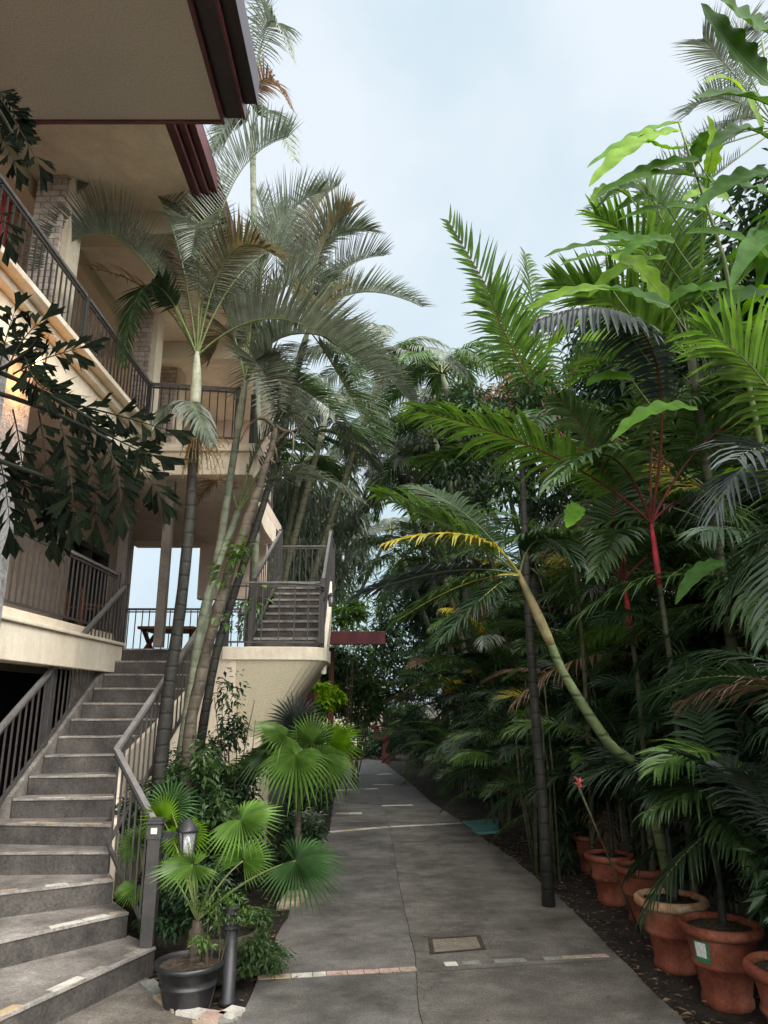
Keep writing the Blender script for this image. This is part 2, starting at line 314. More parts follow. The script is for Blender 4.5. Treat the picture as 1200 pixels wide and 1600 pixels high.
def thing(name, loc, label, cat, group=None):
    o = bpy.data.objects.new(name, None); C.objects.link(o); o.location = loc; o.empty_display_size = .1
    return tag(o, label, cat, group)
def copy_tree(o, parent=None):
    c = o.copy(); C.objects.link(c); c.parent = parent
    for ch in [x for x in o.children]: copy_tree(ch, c)
    return c
def rnd(a, b): return random.uniform(a, b)
UP = V((0, 0, 1))
# ------------------------------------------------------------------ leaves
def bez(p0, p1, p2, s): return p0*(1-s)**2+p1*2*s*(1-s)+p2*s*s
def bezt(p0, p1, p2, s): return ((p1-p0)*(1-s)+(p2-p1)*s).normalized()
def leaflet(mb, p, d, nrm, L, w, droop, ns=3, fold=.25, curl=0):
    d = d.normalized(); pts = []; q = V(p); st = L/ns
    k0 = len(mb.v); prof = (.55, 1, .8, .5, .05) if ns == 4 else ((.6, 1, .6, .05) if ns == 3 else (.8, .9, .05))
    for i in range(ns+1):
        sd = d.cross(nrm)
        if sd.length < 1e-3: sd = d.cross(V((1, .3, .2)))
        sd.normalize(); up = sd.cross(d)
        ww = w*prof[i]*.5
        mb.v += [tuple(q-sd*ww+up*ww*fold*2), tuple(q), tuple(q+sd*ww+up*ww*fold*2)]
        d = (d-UP*droop*(.5+i/ns)/ns*1.6).normalized()
        q = q+d*st
    for i in range(ns):
        a = k0+3*i; mb.face((a, a+1, a+4, a+3)); mb.face((a+1, a+2, a+5, a+4))
def frond(mb, p0, p1, p2, n=46, L=.42, w=.03, lift=.25, droop=.5, twist=0, s0=.22, rr=.012, ns=3, ang0=.35, ang1=1.15, side_mode=0, gap=0):
    """feather leaf: curved stalk (slot 1) with leaflets on both sides (slot 0)"""
    p0, p1, p2 = V(p0), V(p1), V(p2)
    ch = p2-p0; h = V((ch.x, ch.y, 0))
    if h.length < .05: h = V((rnd(-1, 1), rnd(-1, 1), 0))
    h.normalize(); side0 = h.cross(UP).normalized()
    N_ = 12; mb.mi = 1; pts = [bez(p0, p1, p2, i/N_) for i in range(N_+1)]
    mb.tube(pts, [rr*(1-.85*i/N_) for i in range(N_+1)], 5, False)
    mb.mi = 0
    for i in range(n):
        s = s0+(1-s0)*(i+.5)/n
        t = bezt(p0, p1, p2, s); p = bez(p0, p1, p2, s)
        sd = (side0-t*side0.dot(t)).normalized(); nr = sd.cross(t)
        if nr.z < 0 and abs(t.z) < .8: nr = -nr
        if twist:
            q = Matrix.Rotation(twist*(.3+.7*s), 3, t); sd = q @ sd; nr = q @ nr
        x = (s-s0)/(1-s0)
        pl = (.45+.55*math.sin(min(1, x*2.2)*math.pi/2))*(1-.62*max(0, (x-.45)/.55)**1.6)
        an = ang0+(ang1-ang0)*x
        for sg in (-1, 1):
            if random.random() < gap: continue
            a = an+rnd(-.08, .08); li = lift+rnd(-.1, .1)
            d = sd*sg*math.cos(a)+t*math.sin(a)+nr*li
            leaflet(mb, p, d, nr, L*pl*rnd(.88, 1.08), w*rnd(.85, 1.1), droop*rnd(.7, 1.3), ns)
def frond_dir(p0, az, el, L, droop):
    """control points of an arching leaf leaving p0"""
    h = V((math.cos(az), math.sin(az), 0)); d = h*math.cos(el)+UP*math.sin(el)
    return p0, p0+d*L*.55, p0+h*L*(.35+.6*math.cos(el))+UP*L*(math.sin(el)*.8-droop)
def blade(mb, p0, p1, p2, w, nrm=None, waves=5, fold=.12, split=0, wav=.05, base=.0, n=30):
    """broad leaf blade (slot 0) with a raised midrib (slot 1)"""
    p0, p1, p2 = V(p0), V(p1), V(p2); ref = V(nrm) if nrm is not None else UP
    k0 = len(mb.v); ph = rnd(0, 6)
    mb.smooth = True; mb.mi = 0
    for i in range(n+1):
        s = i/n; p = bez(p0, p1, p2, s); t = bezt(p0, p1, p2, s); sd = t.cross(ref)
        sd.normalize(); up = sd.cross(t)
        x = base+(1-base)*s
        ww = w*.5*max(.015, math.sin(math.pi*min(1, x*.93+.07))**.62*(1-.25*s))
        wl = 1+wav*math.sin(s*waves*6.28+ph)*1.3; wr = 1+wav*math.sin(s*waves*6.1+ph+1.4)*1.3
        z1 = ww*wav*2.4*math.sin(s*waves*6.28+ph+.6); z2 = ww*wav*2.4*math.sin(s*waves*6.1+ph+2)
        mb.v += [tuple(p-sd*ww*wl+up*(ww*fold*2+z1)), tuple(p-sd*ww*.5+up*ww*fold*1.2), tuple(p), tuple(p+sd*ww*.5+up*ww*fold*1.2), tuple(p+sd*ww*wr+up*(ww*fold*2+z2))]
    for i in range(n):
        for j in range(4):
            a = k0+5*i+j; mb.face((a, a+1, a+6, a+5))
    mb.smooth = False; mb.mi = 1
    mb.tube([bez(p0, p1, p2, i/8)-UP*.002 for i in range(9)], [w*.022*(1.1-i/8) for i in range(9)], 4, False)
    mb.mi = 0
def fan_blade(mb, hub, axis, nrm, Rr, nseg=34, spread=5.0, droop=.35, split=.30):
    """round pleated fan leaf; axis = direction of the middle ray, nrm = face normal"""
    axis = V(axis).normalized(); nrm = V(nrm); nrm = (nrm-axis*nrm.dot(axis)).normalized(); sd = nrm.cross(axis)
    hub = V(hub)
    def ray(a, r, z):
        p = hub+(axis*math.cos(a)+sd*math.sin(a))*r+nrm*z
        k = (r/Rr); return p-UP*droop*Rr*.5*k**2.4
    da = spread/nseg
    for i in range(nseg):
        a0 = -spread/2+i*da; a1 = a0+da; am = (a0+a1)/2
        fl = 1-.30*abs(am/(spread/2))**2; r1 = Rr*split*fl; r2 = Rr*fl*rnd(.92, 1.06)
        z = Rr*.045
        n0 = len(mb.v)
        P = [ray(am, .01, 0), ray(a0, r1*.5, -z*.6), ray(am, r1*.5, z*.6), ray(a1, r1*.5, -z*.6),
             ray(a0, r1, -z), ray(am, r1, z), ray(a1, r1, -z),
             ray(am-da*.30, (r1+r2)/2, -z*.4), ray(am, (r1+r2)/2, z*.5), ray(am+da*.28, (r1+r2)/2, -z*.4),
             ray(am+rnd(-.02, .02), r2, 0)-UP*rnd(.0, .07)*Rr]
        mb.v += [tuple(p) for p in P]
        for q in ((0, 1, 2), (0, 2, 3), (1, 4, 5, 2), (2, 5, 6, 3), (4, 7, 8, 5), (5, 8, 9, 6), (7, 10, 8), (8, 10, 9)): mb.face(tuple(n0+j for j in q))
def leafcloud(mb, c, r, n, size, droop=.4, shell=.55, aspect=.42, clumps=0):
    """many small folded leaves through an uneven volume"""
    c = V(c); cl = []
    if clumps:
        for i in range(clumps):
            d = V((rnd(-1, 1), rnd(-1, 1), rnd(-1, 1)))
            while d.length > 1: d = V((rnd(-1, 1), rnd(-1, 1), rnd(-1, 1)))
            cl.append((V((d.x*r[0], d.y*r[1], d.z*r[2]))*.85, rnd(.22, .42)))
    for i in range(n):
        d = V((random.gauss(0, 1), random.gauss(0, 1), random.gauss(0, 1))).normalized()*(shell+(1-shell)*random.random())*rnd(.85, 1.1)
        if cl:
            o, k = random.choice(cl); p = c+o+V((d.x*r[0], d.y*r[1], d.z*r[2]))*k
        else: p = c+V((d.x*r[0], d.y*r[1], d.z*r[2]))
        ld = V((d.x+rnd(-.8, .8), d.y+rnd(-.8, .8), d.z*.4+rnd(-.5, .5)-droop)).normalized()
        L = size*rnd(.6, 1.25); wd = L*aspect; nr = V((rnd(-.5, .5), rnd(-.5, .5), 1))
        s = ld.cross(nr).normalized(); u = s.cross(ld); k0 = len(mb.v)
        mid = p+ld*L*.45
        mb.v += [tuple(p), tuple(mid-s*wd*.5+u*wd*.15), tuple(p+ld*L-UP*L*.12), tuple(mid+s*wd*.5+u*wd*.15)]
        mb.face((k0, k0+1, k0+2)); mb.face((k0, k0+2, k0+3))
exec_parts = []
# ================================================================== GROUND AND PATHS
g = MB(); g.quad((-400, -60, -.03), (400, -60, -.03), (400, 700, -.03), (-400, 700, -.03)); tag(g.build('ground', 'soil'), kind='structure')
Lp = [(378, 1591), (400, 1533), (440, 1449), (474, 1381), (515, 1299), (522, 1250), (534, 1220), (545, 1186)]
Rp = [(1072, 1600), (952, 1480), (877, 1405), (800, 1340), (744, 1302), (721, 1284), (672, 1252), (640, 1222), (612, 1201), (597, 1188)]
Lg = [G(*p) for p in Lp]; Rg = [G(*p) for p in Rp]
Lg = [V((-.55, -1, 0)), V((-.75, 2.5, 0))]+Lg; Rg = [V((2.1, -1, 0)), V((1.75, 2.5, 0))]+Rg
far_l = [V((-3.4, 33, 0))]; far_r = [V((-1.2, 34, 0))]
def at_y(pl, y):
    for a, b in zip(pl, pl[1:]):
        if a.y <= y <= b.y: k = (y-a.y)/(b.y-a.y); return a.x+(b.x-a.x)*k
    return pl[-1].x if y > pl[-1].y else pl[0].x
LL = Lg+far_l; RR = Rg+far_r
def seam_x(y):
    pl = [V((.42, -1, 0)), G(652, 1560), G(650, 1500), G(623, 1380), G(610, 1298), G(600, 1262), G(585, 1225), G(575, 1200), V((-2.3, 33.5, 0))]
    return at_y(pl, y)
pb = MB(); pb.mi = 0
ys = [-1+i*.25 for i in range(int((34.0+1)/.25))]
for a, b in zip(ys, ys[1:]):
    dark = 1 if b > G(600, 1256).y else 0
    for lft in (0, 1):
        fa = (at_y(LL, a), seam_x(a)-.003-.004*math.sin(a*9)) if lft else (seam_x(a)+.003-.004*math.sin(a*9), at_y(RR, a))
        fb = (at_y(LL, b), seam_x(b)-.003-.004*math.sin(b*9)) if lft else (seam_x(b)+.003-.004*math.sin(b*9), at_y(RR, b))
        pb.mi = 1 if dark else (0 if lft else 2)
        jit = lambda yy, s: .006*math.sin(yy*7.3+s)+.008*math.sin(yy*17+s*2)
        x0a, x1a, x0b, x1b = fa[0]+(jit(a, 1) if lft else 0), fa[1]+(0 if lft else jit(a, 2)), fb[0]+(jit(b, 1) if lft else 0), fb[1]+(0 if lft else jit(b, 2))
        n0 = len(pb.v); pb.v += [(x0a, a, 0), (x1a, a, 0), (x1b, b, 0), (x0b, b, 0), (x0a, a, -.05), (x1a, a, -.05), (x1b, b, -.05), (x0b, b, -.05)]
        pb.face((n0, n0+1, n0+2, n0+3)); pb.face((n0, n0+3, n0+7, n0+4)); pb.face((n0+1, n0+5, n0+6, n0+2))
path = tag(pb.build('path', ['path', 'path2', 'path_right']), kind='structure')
sm = MB(); 
for a, b in zip(ys, ys[1:]): sm.quad((seam_x(a)-.012, a, -.012), (seam_x(a)+.012, a, -.012), (seam_x(b)+.012, b, -.012), (seam_x(b)-.012, b, -.012))
tag(sm.build('path_joint', 'groove'), kind='structure')
# inlaid stone tiles and joints of the path (each tile a piece of the path)
def tiles(a, b, n, wid, cols, parent=path, z=.004, skip=(), th=.006):
    a = V(a); b = V(b); d = (b-a); L = d.length; d.normalize(); s = V((-d.y, d.x, 0))
    cuts = [0]+sorted(random.uniform(i-.2, i+.2)/n for i in range(1, n))+[1]
    for i in range(n):
        if i in skip: continue
        x0 = cuts[i]*L+.004; x1 = cuts[i+1]*L-.004; q = MB(); j = lambda: rnd(-.004, .004)
        P = [a+d*x0-s*(wid/2+j()), a+d*x1-s*(wid/2+j()), a+d*x1+s*(wid/2+j()), a+d*x0+s*(wid/2+j())]
        q.prism([(p.x, p.y) for p in P], z-th, z)
        q.build('stone_tile', cols[i % len(cols)] if isinstance(cols, (list, tuple)) else cols, parent)
tiles(G(402, 1528), G(651, 1514), 9, .075, ['tile_buff', 'tile_buff', 'tile_white', 'tile_white', 'tile_pink', 'tile_pink', 'tile_pink', 'tile_pink', 'tile_tan'])
tiles(G(694, 1507), G(715, 1506), 1, .075, ['tile_white'])
tiles(G(722, 1505), G(950, 1493), 9, .06, ['tile_grey', 'path', 'tile_grey', 'tile_grey', 'path', 'tile_grey', 'tile_tan', 'tile_tan', 'tile_pink'])
tiles(G(515, 1300), G(608, 1292), 5, .11, ['tile_white', 'tile_buff', 'tile_white'])
tiles(G(610, 1292), G(722, 1286), 5, .10, ['tile_white', 'tile_white', 'tile_tan'])
tiles(G(522, 1284), G(603, 1283), 3, .05, ['path2', 'tile_grey'])
tiles(G(524, 1271), G(566, 1271), 2, .20, ['tile_tan', 'tile_white'])
tiles(G(596, 1259), G(645, 1258), 2, .12, ['tile_white'])
tiles(G(524, 1235), G(590, 1232), 3, .10, ['tile_white', 'tile_grey'])
tiles(G(583, 1226), G(615, 1226), 2, .12, ['tile_white'])
tiles(G(590, 1210), G(612, 1209), 1, .2, ['tile_white'])
tiles(G(622, 1316), G(662, 1314), 1, .12, ['path2'])
# cross joints
cj = MB()
for (u0, v0, u1, v1, wd) in ((655, 1519, 958, 1500, .004), (613, 1312, 742, 1302, .008), (522, 1250, 596, 1258, .03)):
    a = G(u0, v0, .003); b = G(u1, v1, .003); cj.quad(a-V((0, wd, 0)), b-V((0, wd, 0)), b+V((0, wd, 0)), a+V((0, wd, 0)))
cj.build('joint_line', 'groove', path)
# paving at the foot of the stairs
pv = MB(); pv.prism([(-6, -1), (-.58, -1), (-.78, 2.5), tuple(G(378, 1591)[:2]), tuple(G(368, 1582)[:2]), tuple(G(340, 1590)[:2]), tuple(G(290, 1572)[:2]), tuple(G(250, 1548)[:2]), tuple(G(232, 1527)[:2]), (-1.75, 5.6), (-6, 5.6)], -.05, -.004)
paving = tag(pv.build('paving', 'paving'), kind='structure')
edge = [(228, 1533), (252, 1554), (281, 1577), (318, 1584), (350, 1588), (374, 1574)]
for i, (a, b) in enumerate(zip(edge, edge[1:])):
    A = G(*a, .01); B = G(*b, .01); d = (B-A).normalized(); s = V((-d.y, d.x, 0)); q = MB()
    P = [A+d*.006-s*.05, B-d*.006-s*.05, B-d*.006+s*.05, A+d*.006+s*.05]
    q.prism([(p.x, p.y) for p in P], -.03, .018); q.build('edging_tile', ['tile_grey', 'tile_tan', 'tile_white', 'tile_pink', 'tile_white'][i], paving)
tiles(G(300, 1600), G(372, 1590), 2, .1, ['tile_tan', 'tile_grey'], paving, .001, th=.004)
# inspection covers
def cover(quad, name, label, mats, rim=.035):
    P = [G(*q) for q in quad]; c = sum(P, V())/4; e = thing(name, c, label, 'cover')
    def ins(k, z): return [c+(p-c)*k+V((0, 0, z)) for p in P]
    f = MB(); o_, i_ = ins(1, .006), ins(1-rim/ (P[1]-P[0]).length*2.2, .006)
    for j in range(4): k = (j+1) % 4; f.quad(o_[j], o_[k], i_[k], i_[j])
    f.build('frame', mats[0], e); l = MB(); l.quad(*ins(1-rim/(P[1]-P[0]).length*2.2, .0035)); l.build('lid', mats[1], e)
cover([(672, 1492), (760, 1484), (750, 1462), (668, 1467)], 'inspection_cover', 'concrete filled inspection cover with rusty frame in the path foreground', ['rust', 'lid'])
q = MB(); P = [G(722, 1284), G(744, 1302), G(780, 1300), G(778, 1280)]; q.prism([(p.x, p.y) for p in (P[0], P[1], P[2], P[3])], -.02, .012)
tag(q.build('painted_slab', 'turq'), 'small turquoise painted slab beside the path under dark shrubs', 'slab')
# leaf litter on soil near pots and bed
lt = MB()
for i in range(1500):
    if random.random() < .75:
        y = rnd(3.2, 13); x = at_y(RR, y)+rnd(.0, 1)**1.5*.9
    else:
        y = rnd(4.6, 8); x = at_y(LL, y)-rnd(.02, .7)
    a = rnd(0, 6.28); L = rnd(.01, .035); c, s_ = math.cos(a), math.sin(a); z = rnd(-.024, .0)
    n0 = len(lt.v); lt.v += [(x, y, z), (x+L*c-L*.3*s_, y+L*s_+L*.3*c, z+rnd(0, .012)), (x+2*L*c, y+2*L*s_, z+.002), (x+L*c+L*.3*s_, y+L*s_-L*.3*c, z+rnd(0, .012))]
    lt.face((n0, n0+1, n0+2, n0+3))
tag(lt.build('leaf_litter', 'l_dead'), 'dry leaf litter scattered over dark soil beside the path', 'leaf litter', kind='stuff')
pl = MB()
for i in range(170):
    y = rnd(4.0, 15); x = rnd(at_y(LL, y)+.1, at_y(RR, y)); x = x if random.random() < .4 else at_y(RR, y)-rnd(.02, .35)
    a = rnd(0, 6.28); L = rnd(.008, .022); c, s_ = math.cos(a), math.sin(a); n0 = len(pl.v)
    pl.v += [(x, y, .005), (x+L*c-L*.4*s_, y+L*s_+L*.4*c, .012), (x+2*L*c, y+2*L*s_, .006), (x+L*c+L*.4*s_, y+L*s_-L*.4*c, .011)]; pl.face((n0, n0+1, n0+2, n0+3))
tag(pl.build('fallen_leaves', 'l_dead'), 'small dry fallen leaves lying on the concrete path', 'leaves', kind='stuff')
# ================================================================== RAILINGS
def railing(parent, pts, h=.78, gap=.105, posts=(), pr=.032, hw=.046, hh=.032, name='railing', bot=True, ph=.03):
    pts = [V(p) for p in pts]; z = V((0, 0, 1)); m = MB()
    for a, b in zip(pts, pts[1:]):
        m.mi = 1; m.bar(a+z*h, b+z*h, hw, hh)
        m.mi = 0; m.bar(a+z*(h-.045), b+z*(h-.045), .022, .02)
        if bot: m.bar(a+z*.06, b+z*.06, .03, .022)
    r = m.build(name, ['baluster', 'rail'], parent, origin=pts[0])
    L = sum((b-a).length for a, b in zip(pts, pts[1:])); done = 0; k = 0; proto = None
    for a, b in zip(pts, pts[1:]):
        l = (V((b.x, b.y, 0))-V((a.x, a.y, 0))).length; n = max(1, int(l/gap))
        for i in range(n):
            if k >= 98: break
            p = a+(b-a)*((i+.5)/n); k += 1
            if proto is None:
                q = MB(); q.box(-.007, .007, -.007, .007, .05, h-.02); proto = q.build('baluster', 'baluster', r, origin=(0, 0, 0))
                proto.location = p-pts[0]
            else:
                c = proto.copy(); C.objects.link(c); c.parent = r; c.location = p-pts[0]
    for i in posts:
        p = pts[i]; q = MB(); q.box(-pr, pr, -pr, pr, -.05, h+ph); q.build('post', 'metal', r, bevel=.004).location = p-pts[0]
    return r
# ================================================================== STAIRCASE ONE (lower flight)
r_, NST = .165, 15
st = thing('concrete_staircase', (-2.2, 5.3, 0), 'wide grey concrete lower staircase with stone tiles on the step edges', 'staircase')
redge = [(243, 1479), (201, 1425), (178, 1374), (171, 1331), (175, 1289), (180, 1246), (183, 1211), (187, 1178)]
Re = [G(u, v, r_*(k+1)) for k, (u, v) in enumerate(redge)]
Ytop = 9.2
topR = V((-2.02, Ytop, 0)); topL = V((-3.28, Ytop, 0))
n_lo = len(Re)
for k in range(n_lo, NST): 
    s = (k+1-n_lo)/(NST-n_lo); a = Re[n_lo-1]; y = a.y+(topR.y-a.y)*s**.95; Re.append(V((a.x+(topR.x-a.x)*s, y, r_*(k+1))))
# make the tread depths sane: never less than .2
for k in range(1, NST-1):
    if Re[k].y-Re[k-1].y < .12: Re[k].y = Re[k-1].y+.12
lv = {0: (0, 1590), 1: (0, 1470), 2: (0, 1395), 3: (0, 1332), 4: (0, 1286)}
Le = []
for k in range(NST):
    z = r_*(k+1)
    if k in lv: Le.append(G(*lv[k], z))
    elif k == 5: Le.append(G(19, 1248, z))
    else: Le.append(None)
a = Le[5]; 
for k in range(6, NST): s = (k-5)/(NST-1-5); Le[k] = V((a.x+(topL.x-a.x)*s, a.y+(topL.y-a.y)*s, r_*(k+1)))
for k in range(5): # carry the lower edges on beyond the frame
    d = (Le[k]-Re[k]).normalized(); Le[k] = Le[k]+d*.9
tilecols = ['tile_white', 'tile_tan', 'tile_pink', 'step', 'tile_white', 'step', 'tile_buff', 'step', 'step', 'tile_grey', 'step']
tread_mid = []
for k in range(NST):
    z1 = r_*(k+1); A, B = Le[k], Re[k]
    if k < NST-1: D, Cc = Le[k+1], Re[k+1]
    else: D, Cc = V((A.x, A.y+.3, 0)), V((B.x, B.y+.3, 0))
    bl = [V(p) for p in (A, B, Cc, D)]
    back = V((0, .05, 0)); m = MB(); n0 = 0
    P = [(A.x, A.y), (B.x, B.y), (Cc.x, Cc.y+.05), (D.x, D.y+.05)]
    zb = 0 if k < 5 else z1-r_-.17
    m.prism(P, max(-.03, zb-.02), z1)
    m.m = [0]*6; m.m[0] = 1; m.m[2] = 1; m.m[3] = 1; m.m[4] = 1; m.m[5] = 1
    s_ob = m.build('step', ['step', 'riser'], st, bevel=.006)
    nd = (B-A).normalized(); ns_ = V((-nd.y, nd.x, 0)); q = MB(); e0, e1 = A-ns_*.008+nd*.01, B-ns_*.008-nd*.004
    q.prism([(e0.x, e0.y), (e1.x, e1.y), ((e1+ns_*.03).x, (e1+ns_*.03).y), ((e0+ns_*.03).x, (e0+ns_*.03).y)], z1-.016, z1+.0015); q.build('nosing_strip', 'nosing', s_ob)
    # tile inlay pieces along the nosing
    d = (B-A); L = d.length; d.normalize(); sd = V((-d.y, d.x, 0)); x = .02
    while x < L-.1:
        ln = rnd(.14, .26); x1 = min(x+ln, L-.01); c = random.choice(tilecols)
        if (c != 'step' or random.random() < .35) and not (k < 5 and x < .3):
            c = 'nosing' if c == 'step' else c
            q = MB(); w_ = .075
            P = [A+d*x+sd*.006, A+d*x1+sd*.006, A+d*(x1-rnd(0, .02))+sd*w_, A+d*(x+rnd(0, .02))+sd*w_]
            q.prism([(p.x, p.y) for p in P], z1-.01, z1+.003); q.build('stone_tile', c, s_ob)
        x = x1+.008
# side stringer and wall under the flight
sw = MB()
for k in range(4, NST-1):
    a, b = Re[k], Re[k+1]
    sw.prism([(a.x+.01, a.y), (a.x+.06, a.y), (b.x+.06, b.y+.001), (b.x+.01, b.y+.001)], 0, [r_*(k+1)-.02, r_*(k+1)-.02, r_*(k+2)-.02, r_*(k+2)-.02])
sw.build('side_wall', 'wall2', st)
swl = MB()
for k in range(5, NST-1):
    a, b = Le[k], Le[k+1]
    swl.prism([(a.x-.10, a.y), (a.x-.005, a.y), (b.x-.005, b.y+.001), (b.x-.10, b.y+.001)], [r_*k-.15]*2+[r_*(k+1)-.15]*2, [r_*(k+1)+.02, r_*(k+1)+.02, r_*(k+2)+.02, r_*(k+2)+.02])
swl.build('stringer', 'step', st)
# railings of the lower flight
dl = (Le[14]-Le[5]); lf = [Le[5]+V((-.05, 0, .0))-dl*.42, Le[5]+V((-.05, 0, .0)), Le[8], Le[14]+V((-.05, .05, .02))]
railing(st, [lf[0]*1, lf[1], lf[3]], posts=(0, 2))
pm = MB(); pc = Le[7]+V((-.06, .1, .0)); pm.box(-.03, .03, -.03, .03, -.1, .80); pm.build('rail_post', 'metal', st, bevel=.003).location = pc-st.location
bend = Re[7]+V((.03, -.0, .0)); newel = G(228, 1481, r_)+V((.0, .035, 0))
rail_bend = W(184, 1172, Re[7].y)
hb = V((rail_bend.x, Re[6].y, Re[6].z-.02)); 
hr = V((newel.x, newel.y, r_))
rr_pts = [V((newel.x, newel.y, r_+.0)), V((-2.28, 6.35, Re[6].z-.0)), V((topR.x+.02, topR.y+.05, r_*NST+.02))]
rr_pts[1] = W(182, 1172, 6.35)-V((0, 0, .78))
railing(st, rr_pts, posts=(2,), h=.78)
nw = MB(); nw.box(-.045, .045, -.045, .045, 0, .80); nw.box(-.058, .058, -.058, .058, .80, .815); nw.box(-.052, .052, -.052, .052, .815, .835)
nwo = nw.build('newel_post', 'metal', st, bevel=.003); nwo.location = V((newel.x, newel.y, r_))-st.location
cp = MB(); cp.box(-.052, .052, -.052, -.046, .70, .795); cp.box(-.022, .022, -.0575, -.052, .735, .775); cp.m = [0]*6+[1]*6
cp.build('name_plate', ['metal', 'plate'], nwo).location = (0, 0, 0)
mp_ = rr_pts[1]*.62+rr_pts[2]*.38
pm = MB(); pm.box(-.035, .035, -.035, .035, -.1, .80); pm.build('rail_post', 'metal', st, bevel=.003).location = mp_-st.location
# ================================================================== BUILDING
bd = thing('hotel_building', (-4, 8, 0), 'peach plastered building on the left with two balcony levels and maroon roof edge', 'building')
Z1 = r_*NST; Z2 = 5.1; ZC = 7.32
def P_(name, mat, f, parent=None, bevel=0): m = MB(); f(m); return m.build(name, mat, parent or bd, bevel=bevel)
# level one
def f(m):
    m.box(-4.9, -3.51, 1.0, 9.2, Z1-.10, Z1-.0); m.box(-4.65, -1.75, 9.203, 13.0, Z1-.18, Z1)
P_('floor_slab', 'riser', f)
def f(m):
    m.box(-3.50, -3.26, 2.0, 9.15, 2.17, 2.50); m.box(-3.50, -3.23, 2.0, 9.15, 2.503, 2.54); m.box(-3.50, -3.38, 2.0, 9.15, 2.543, 2.65)
P_('floor_edge', 'trim', f, bevel=.008)
railing(bd, [(-3.44, 2.6, 2.65), (-3.44, 6.2, 2.65), (-3.44, 9.25, 2.65)], h=.77, gap=.115, posts=(1, 2), name='balcony_railing')
P_('wall', 'wall', lambda m: (m.box(-4.90, -4.66, 1.0, 10.55, 2.2, 4.9), m.box(-4.90, -4.66, 12.1, 13.2, 2.2, 4.9), m.box(-4.90, -4.66, 10.55, 12.1, 4.27, 4.9)))
P_('wall', 'wall', lambda m: (m.box(-4.66, -3.44, 13.2, 13.4, 4.66, 5.0), m.box(-3.44, -2.2, 13.2, 13.4, 4.66, 5.0)))
def f(m):
    m.mi = 0; m.box(-4.88, -4.80, 10.6, 12.05, Z1, 4.25)
    m.mi = 1
    for y in (10.56, 11.30, 12.02): m.box(-4.80, -4.66, y-.03, y+.04, Z1, 4.26)
    m.box(-4.80, -4.665, 10.63, 11.98, 4.17, 4.258)
P_('sliding_door', ['glass', 'charcoal'], f)
P_('floor_ceiling', 'wall', lambda m: (m.box(-4.66, -3.0, 1.0, 13.2, 4.75, 4.95),))
for (x, y, w_, top) in ((-2.76, 8.98, .055, 4.6), (-3.50, 9.55, .065, 4.8)):
    P_('column', 'post', lambda m: m.box(x-w_, x+w_, y-w_, y+w_, Z1, top), bevel=.004)
P_('pilaster', 'rough_stone', lambda m: m.box(-3.3, -2.95, 5.2, 5.6, Z1-.4, 4.555))
# undercroft
P_('undercroft_wall', 'maroon_dark', lambda m: (m.box(-4.9, -4.7, 1, 13, -.03, 2.37), m.box(-4.7, -2.2, 12.8, 13, -.03, 2.29)))
P_('undercroft_column', 'wall2', lambda m: m.box(-3.75, -3.5, 8.9, 9.15, 0, 2.3))
# far balustrade of the open landing
railing(bd, [(-4.62, 12.0, Z1), (-2.0, 12.0, Z1)], h=.85, gap=.11, posts=(0, 1), name='landing_railing')
# level two
def f(m):
    for (x, z0, z1) in ((-2.98, 4.56, 4.92), (-2.90, 4.923, 5.0), (-2.80, 5.003, 5.06), (-2.88, 5.063, 5.12), (-3.00, 5.123, 5.2)):
        m.box(-3.2, x, 1.0, 8.9, z0, z1)
P_('balcony_edge', 'trim', f, bevel=.008)
P_('floor_slab', 'wall', lambda m: (m.box(-5.0, -3.203, 1.0, 13.7, 4.96, 5.16), m.box(-3.203, -2.0, 10.2, 13.7, 4.97, 5.155)))
def f(m):
    m.box(-3.2, -1.68, 8.75, 8.95, 4.62, 4.92); m.box(-3.2, -1.64, 8.70, 8.95, 4.923, 5.0)
    m.box(-3.2, -1.66, 8.953, 10.2, 4.66, 5.12)
P_('landing_slab', 'trim', f, bevel=.008)
railing(bd, [(-3.14, 3.0, 5.2), (-3.14, 6.8, 5.2), (-3.14, 8.95, 5.2), (-1.95, 8.95, 5.12)], h=.76, gap=.105, posts=(1, 2, 3), name='balcony_railing', pr=.028)
for (u0, u1, Y) in ((14, 62, 6.6), (204, 229, 9.4), (247, 274, 11.2)):
    a = W(u0, 600, Y); b = W(u1, 600, Y); 
    P_('stone_pillar', 'stone', lambda m: m.box(a.x, b.x, Y, Y+.34, 5.16, ZC-.002))
    P_('pillar_trim', 'trim', lambda m: m.box(b.x-.0, b.x+.07, Y+.05, Y+.34, 5.16, ZC-.003))
P_('wall', 'wall', lambda m: (m.box(-5.1, -4.95, 1, 14, 5.16, ZC), m.box(-4.95, -2.2, 13.6, 13.75, 5.16, ZC)))
P_('shutter_door', 'shutter', lambda m: (m.box(-4.945, -4.89, 6.2, 8.2, 5.17, 7.1), m.box(-4.3, -4.08, 6.75, 6.8, 5.2, 7.2)))
P_('door_frame', 'wood', lambda m: (m.box(-4.94, -4.90, 8.5, 9.3, 5.17, 7.0),))
def f(m):
    m.box(-5.1, -2.15, 1, 13.8, ZC, ZC+.06)
P_('roof_soffit', 'wall2', f)
P_('ceiling_beam', 'soffit', lambda m: (m.box(-4.95, -2.2, 7.2, 7.45, ZC-.3, ZC-.002), m.box(-4.95, -2.2, 10.3, 10.5, ZC-.3, ZC-.002), m.box(-4.0, -3.8, 1, 13.5, ZC-.22, ZC-.003)))
def f(m):
    m.box(-2.15, -2.06, 1, 13.5, ZC-.02, ZC+.22); m.box(-2.055, -1.98, 1, 13.5, ZC+.05, ZC+.28); m.box(-1.975, -1.90, 1, 13.5, ZC+.12, ZC+.34)
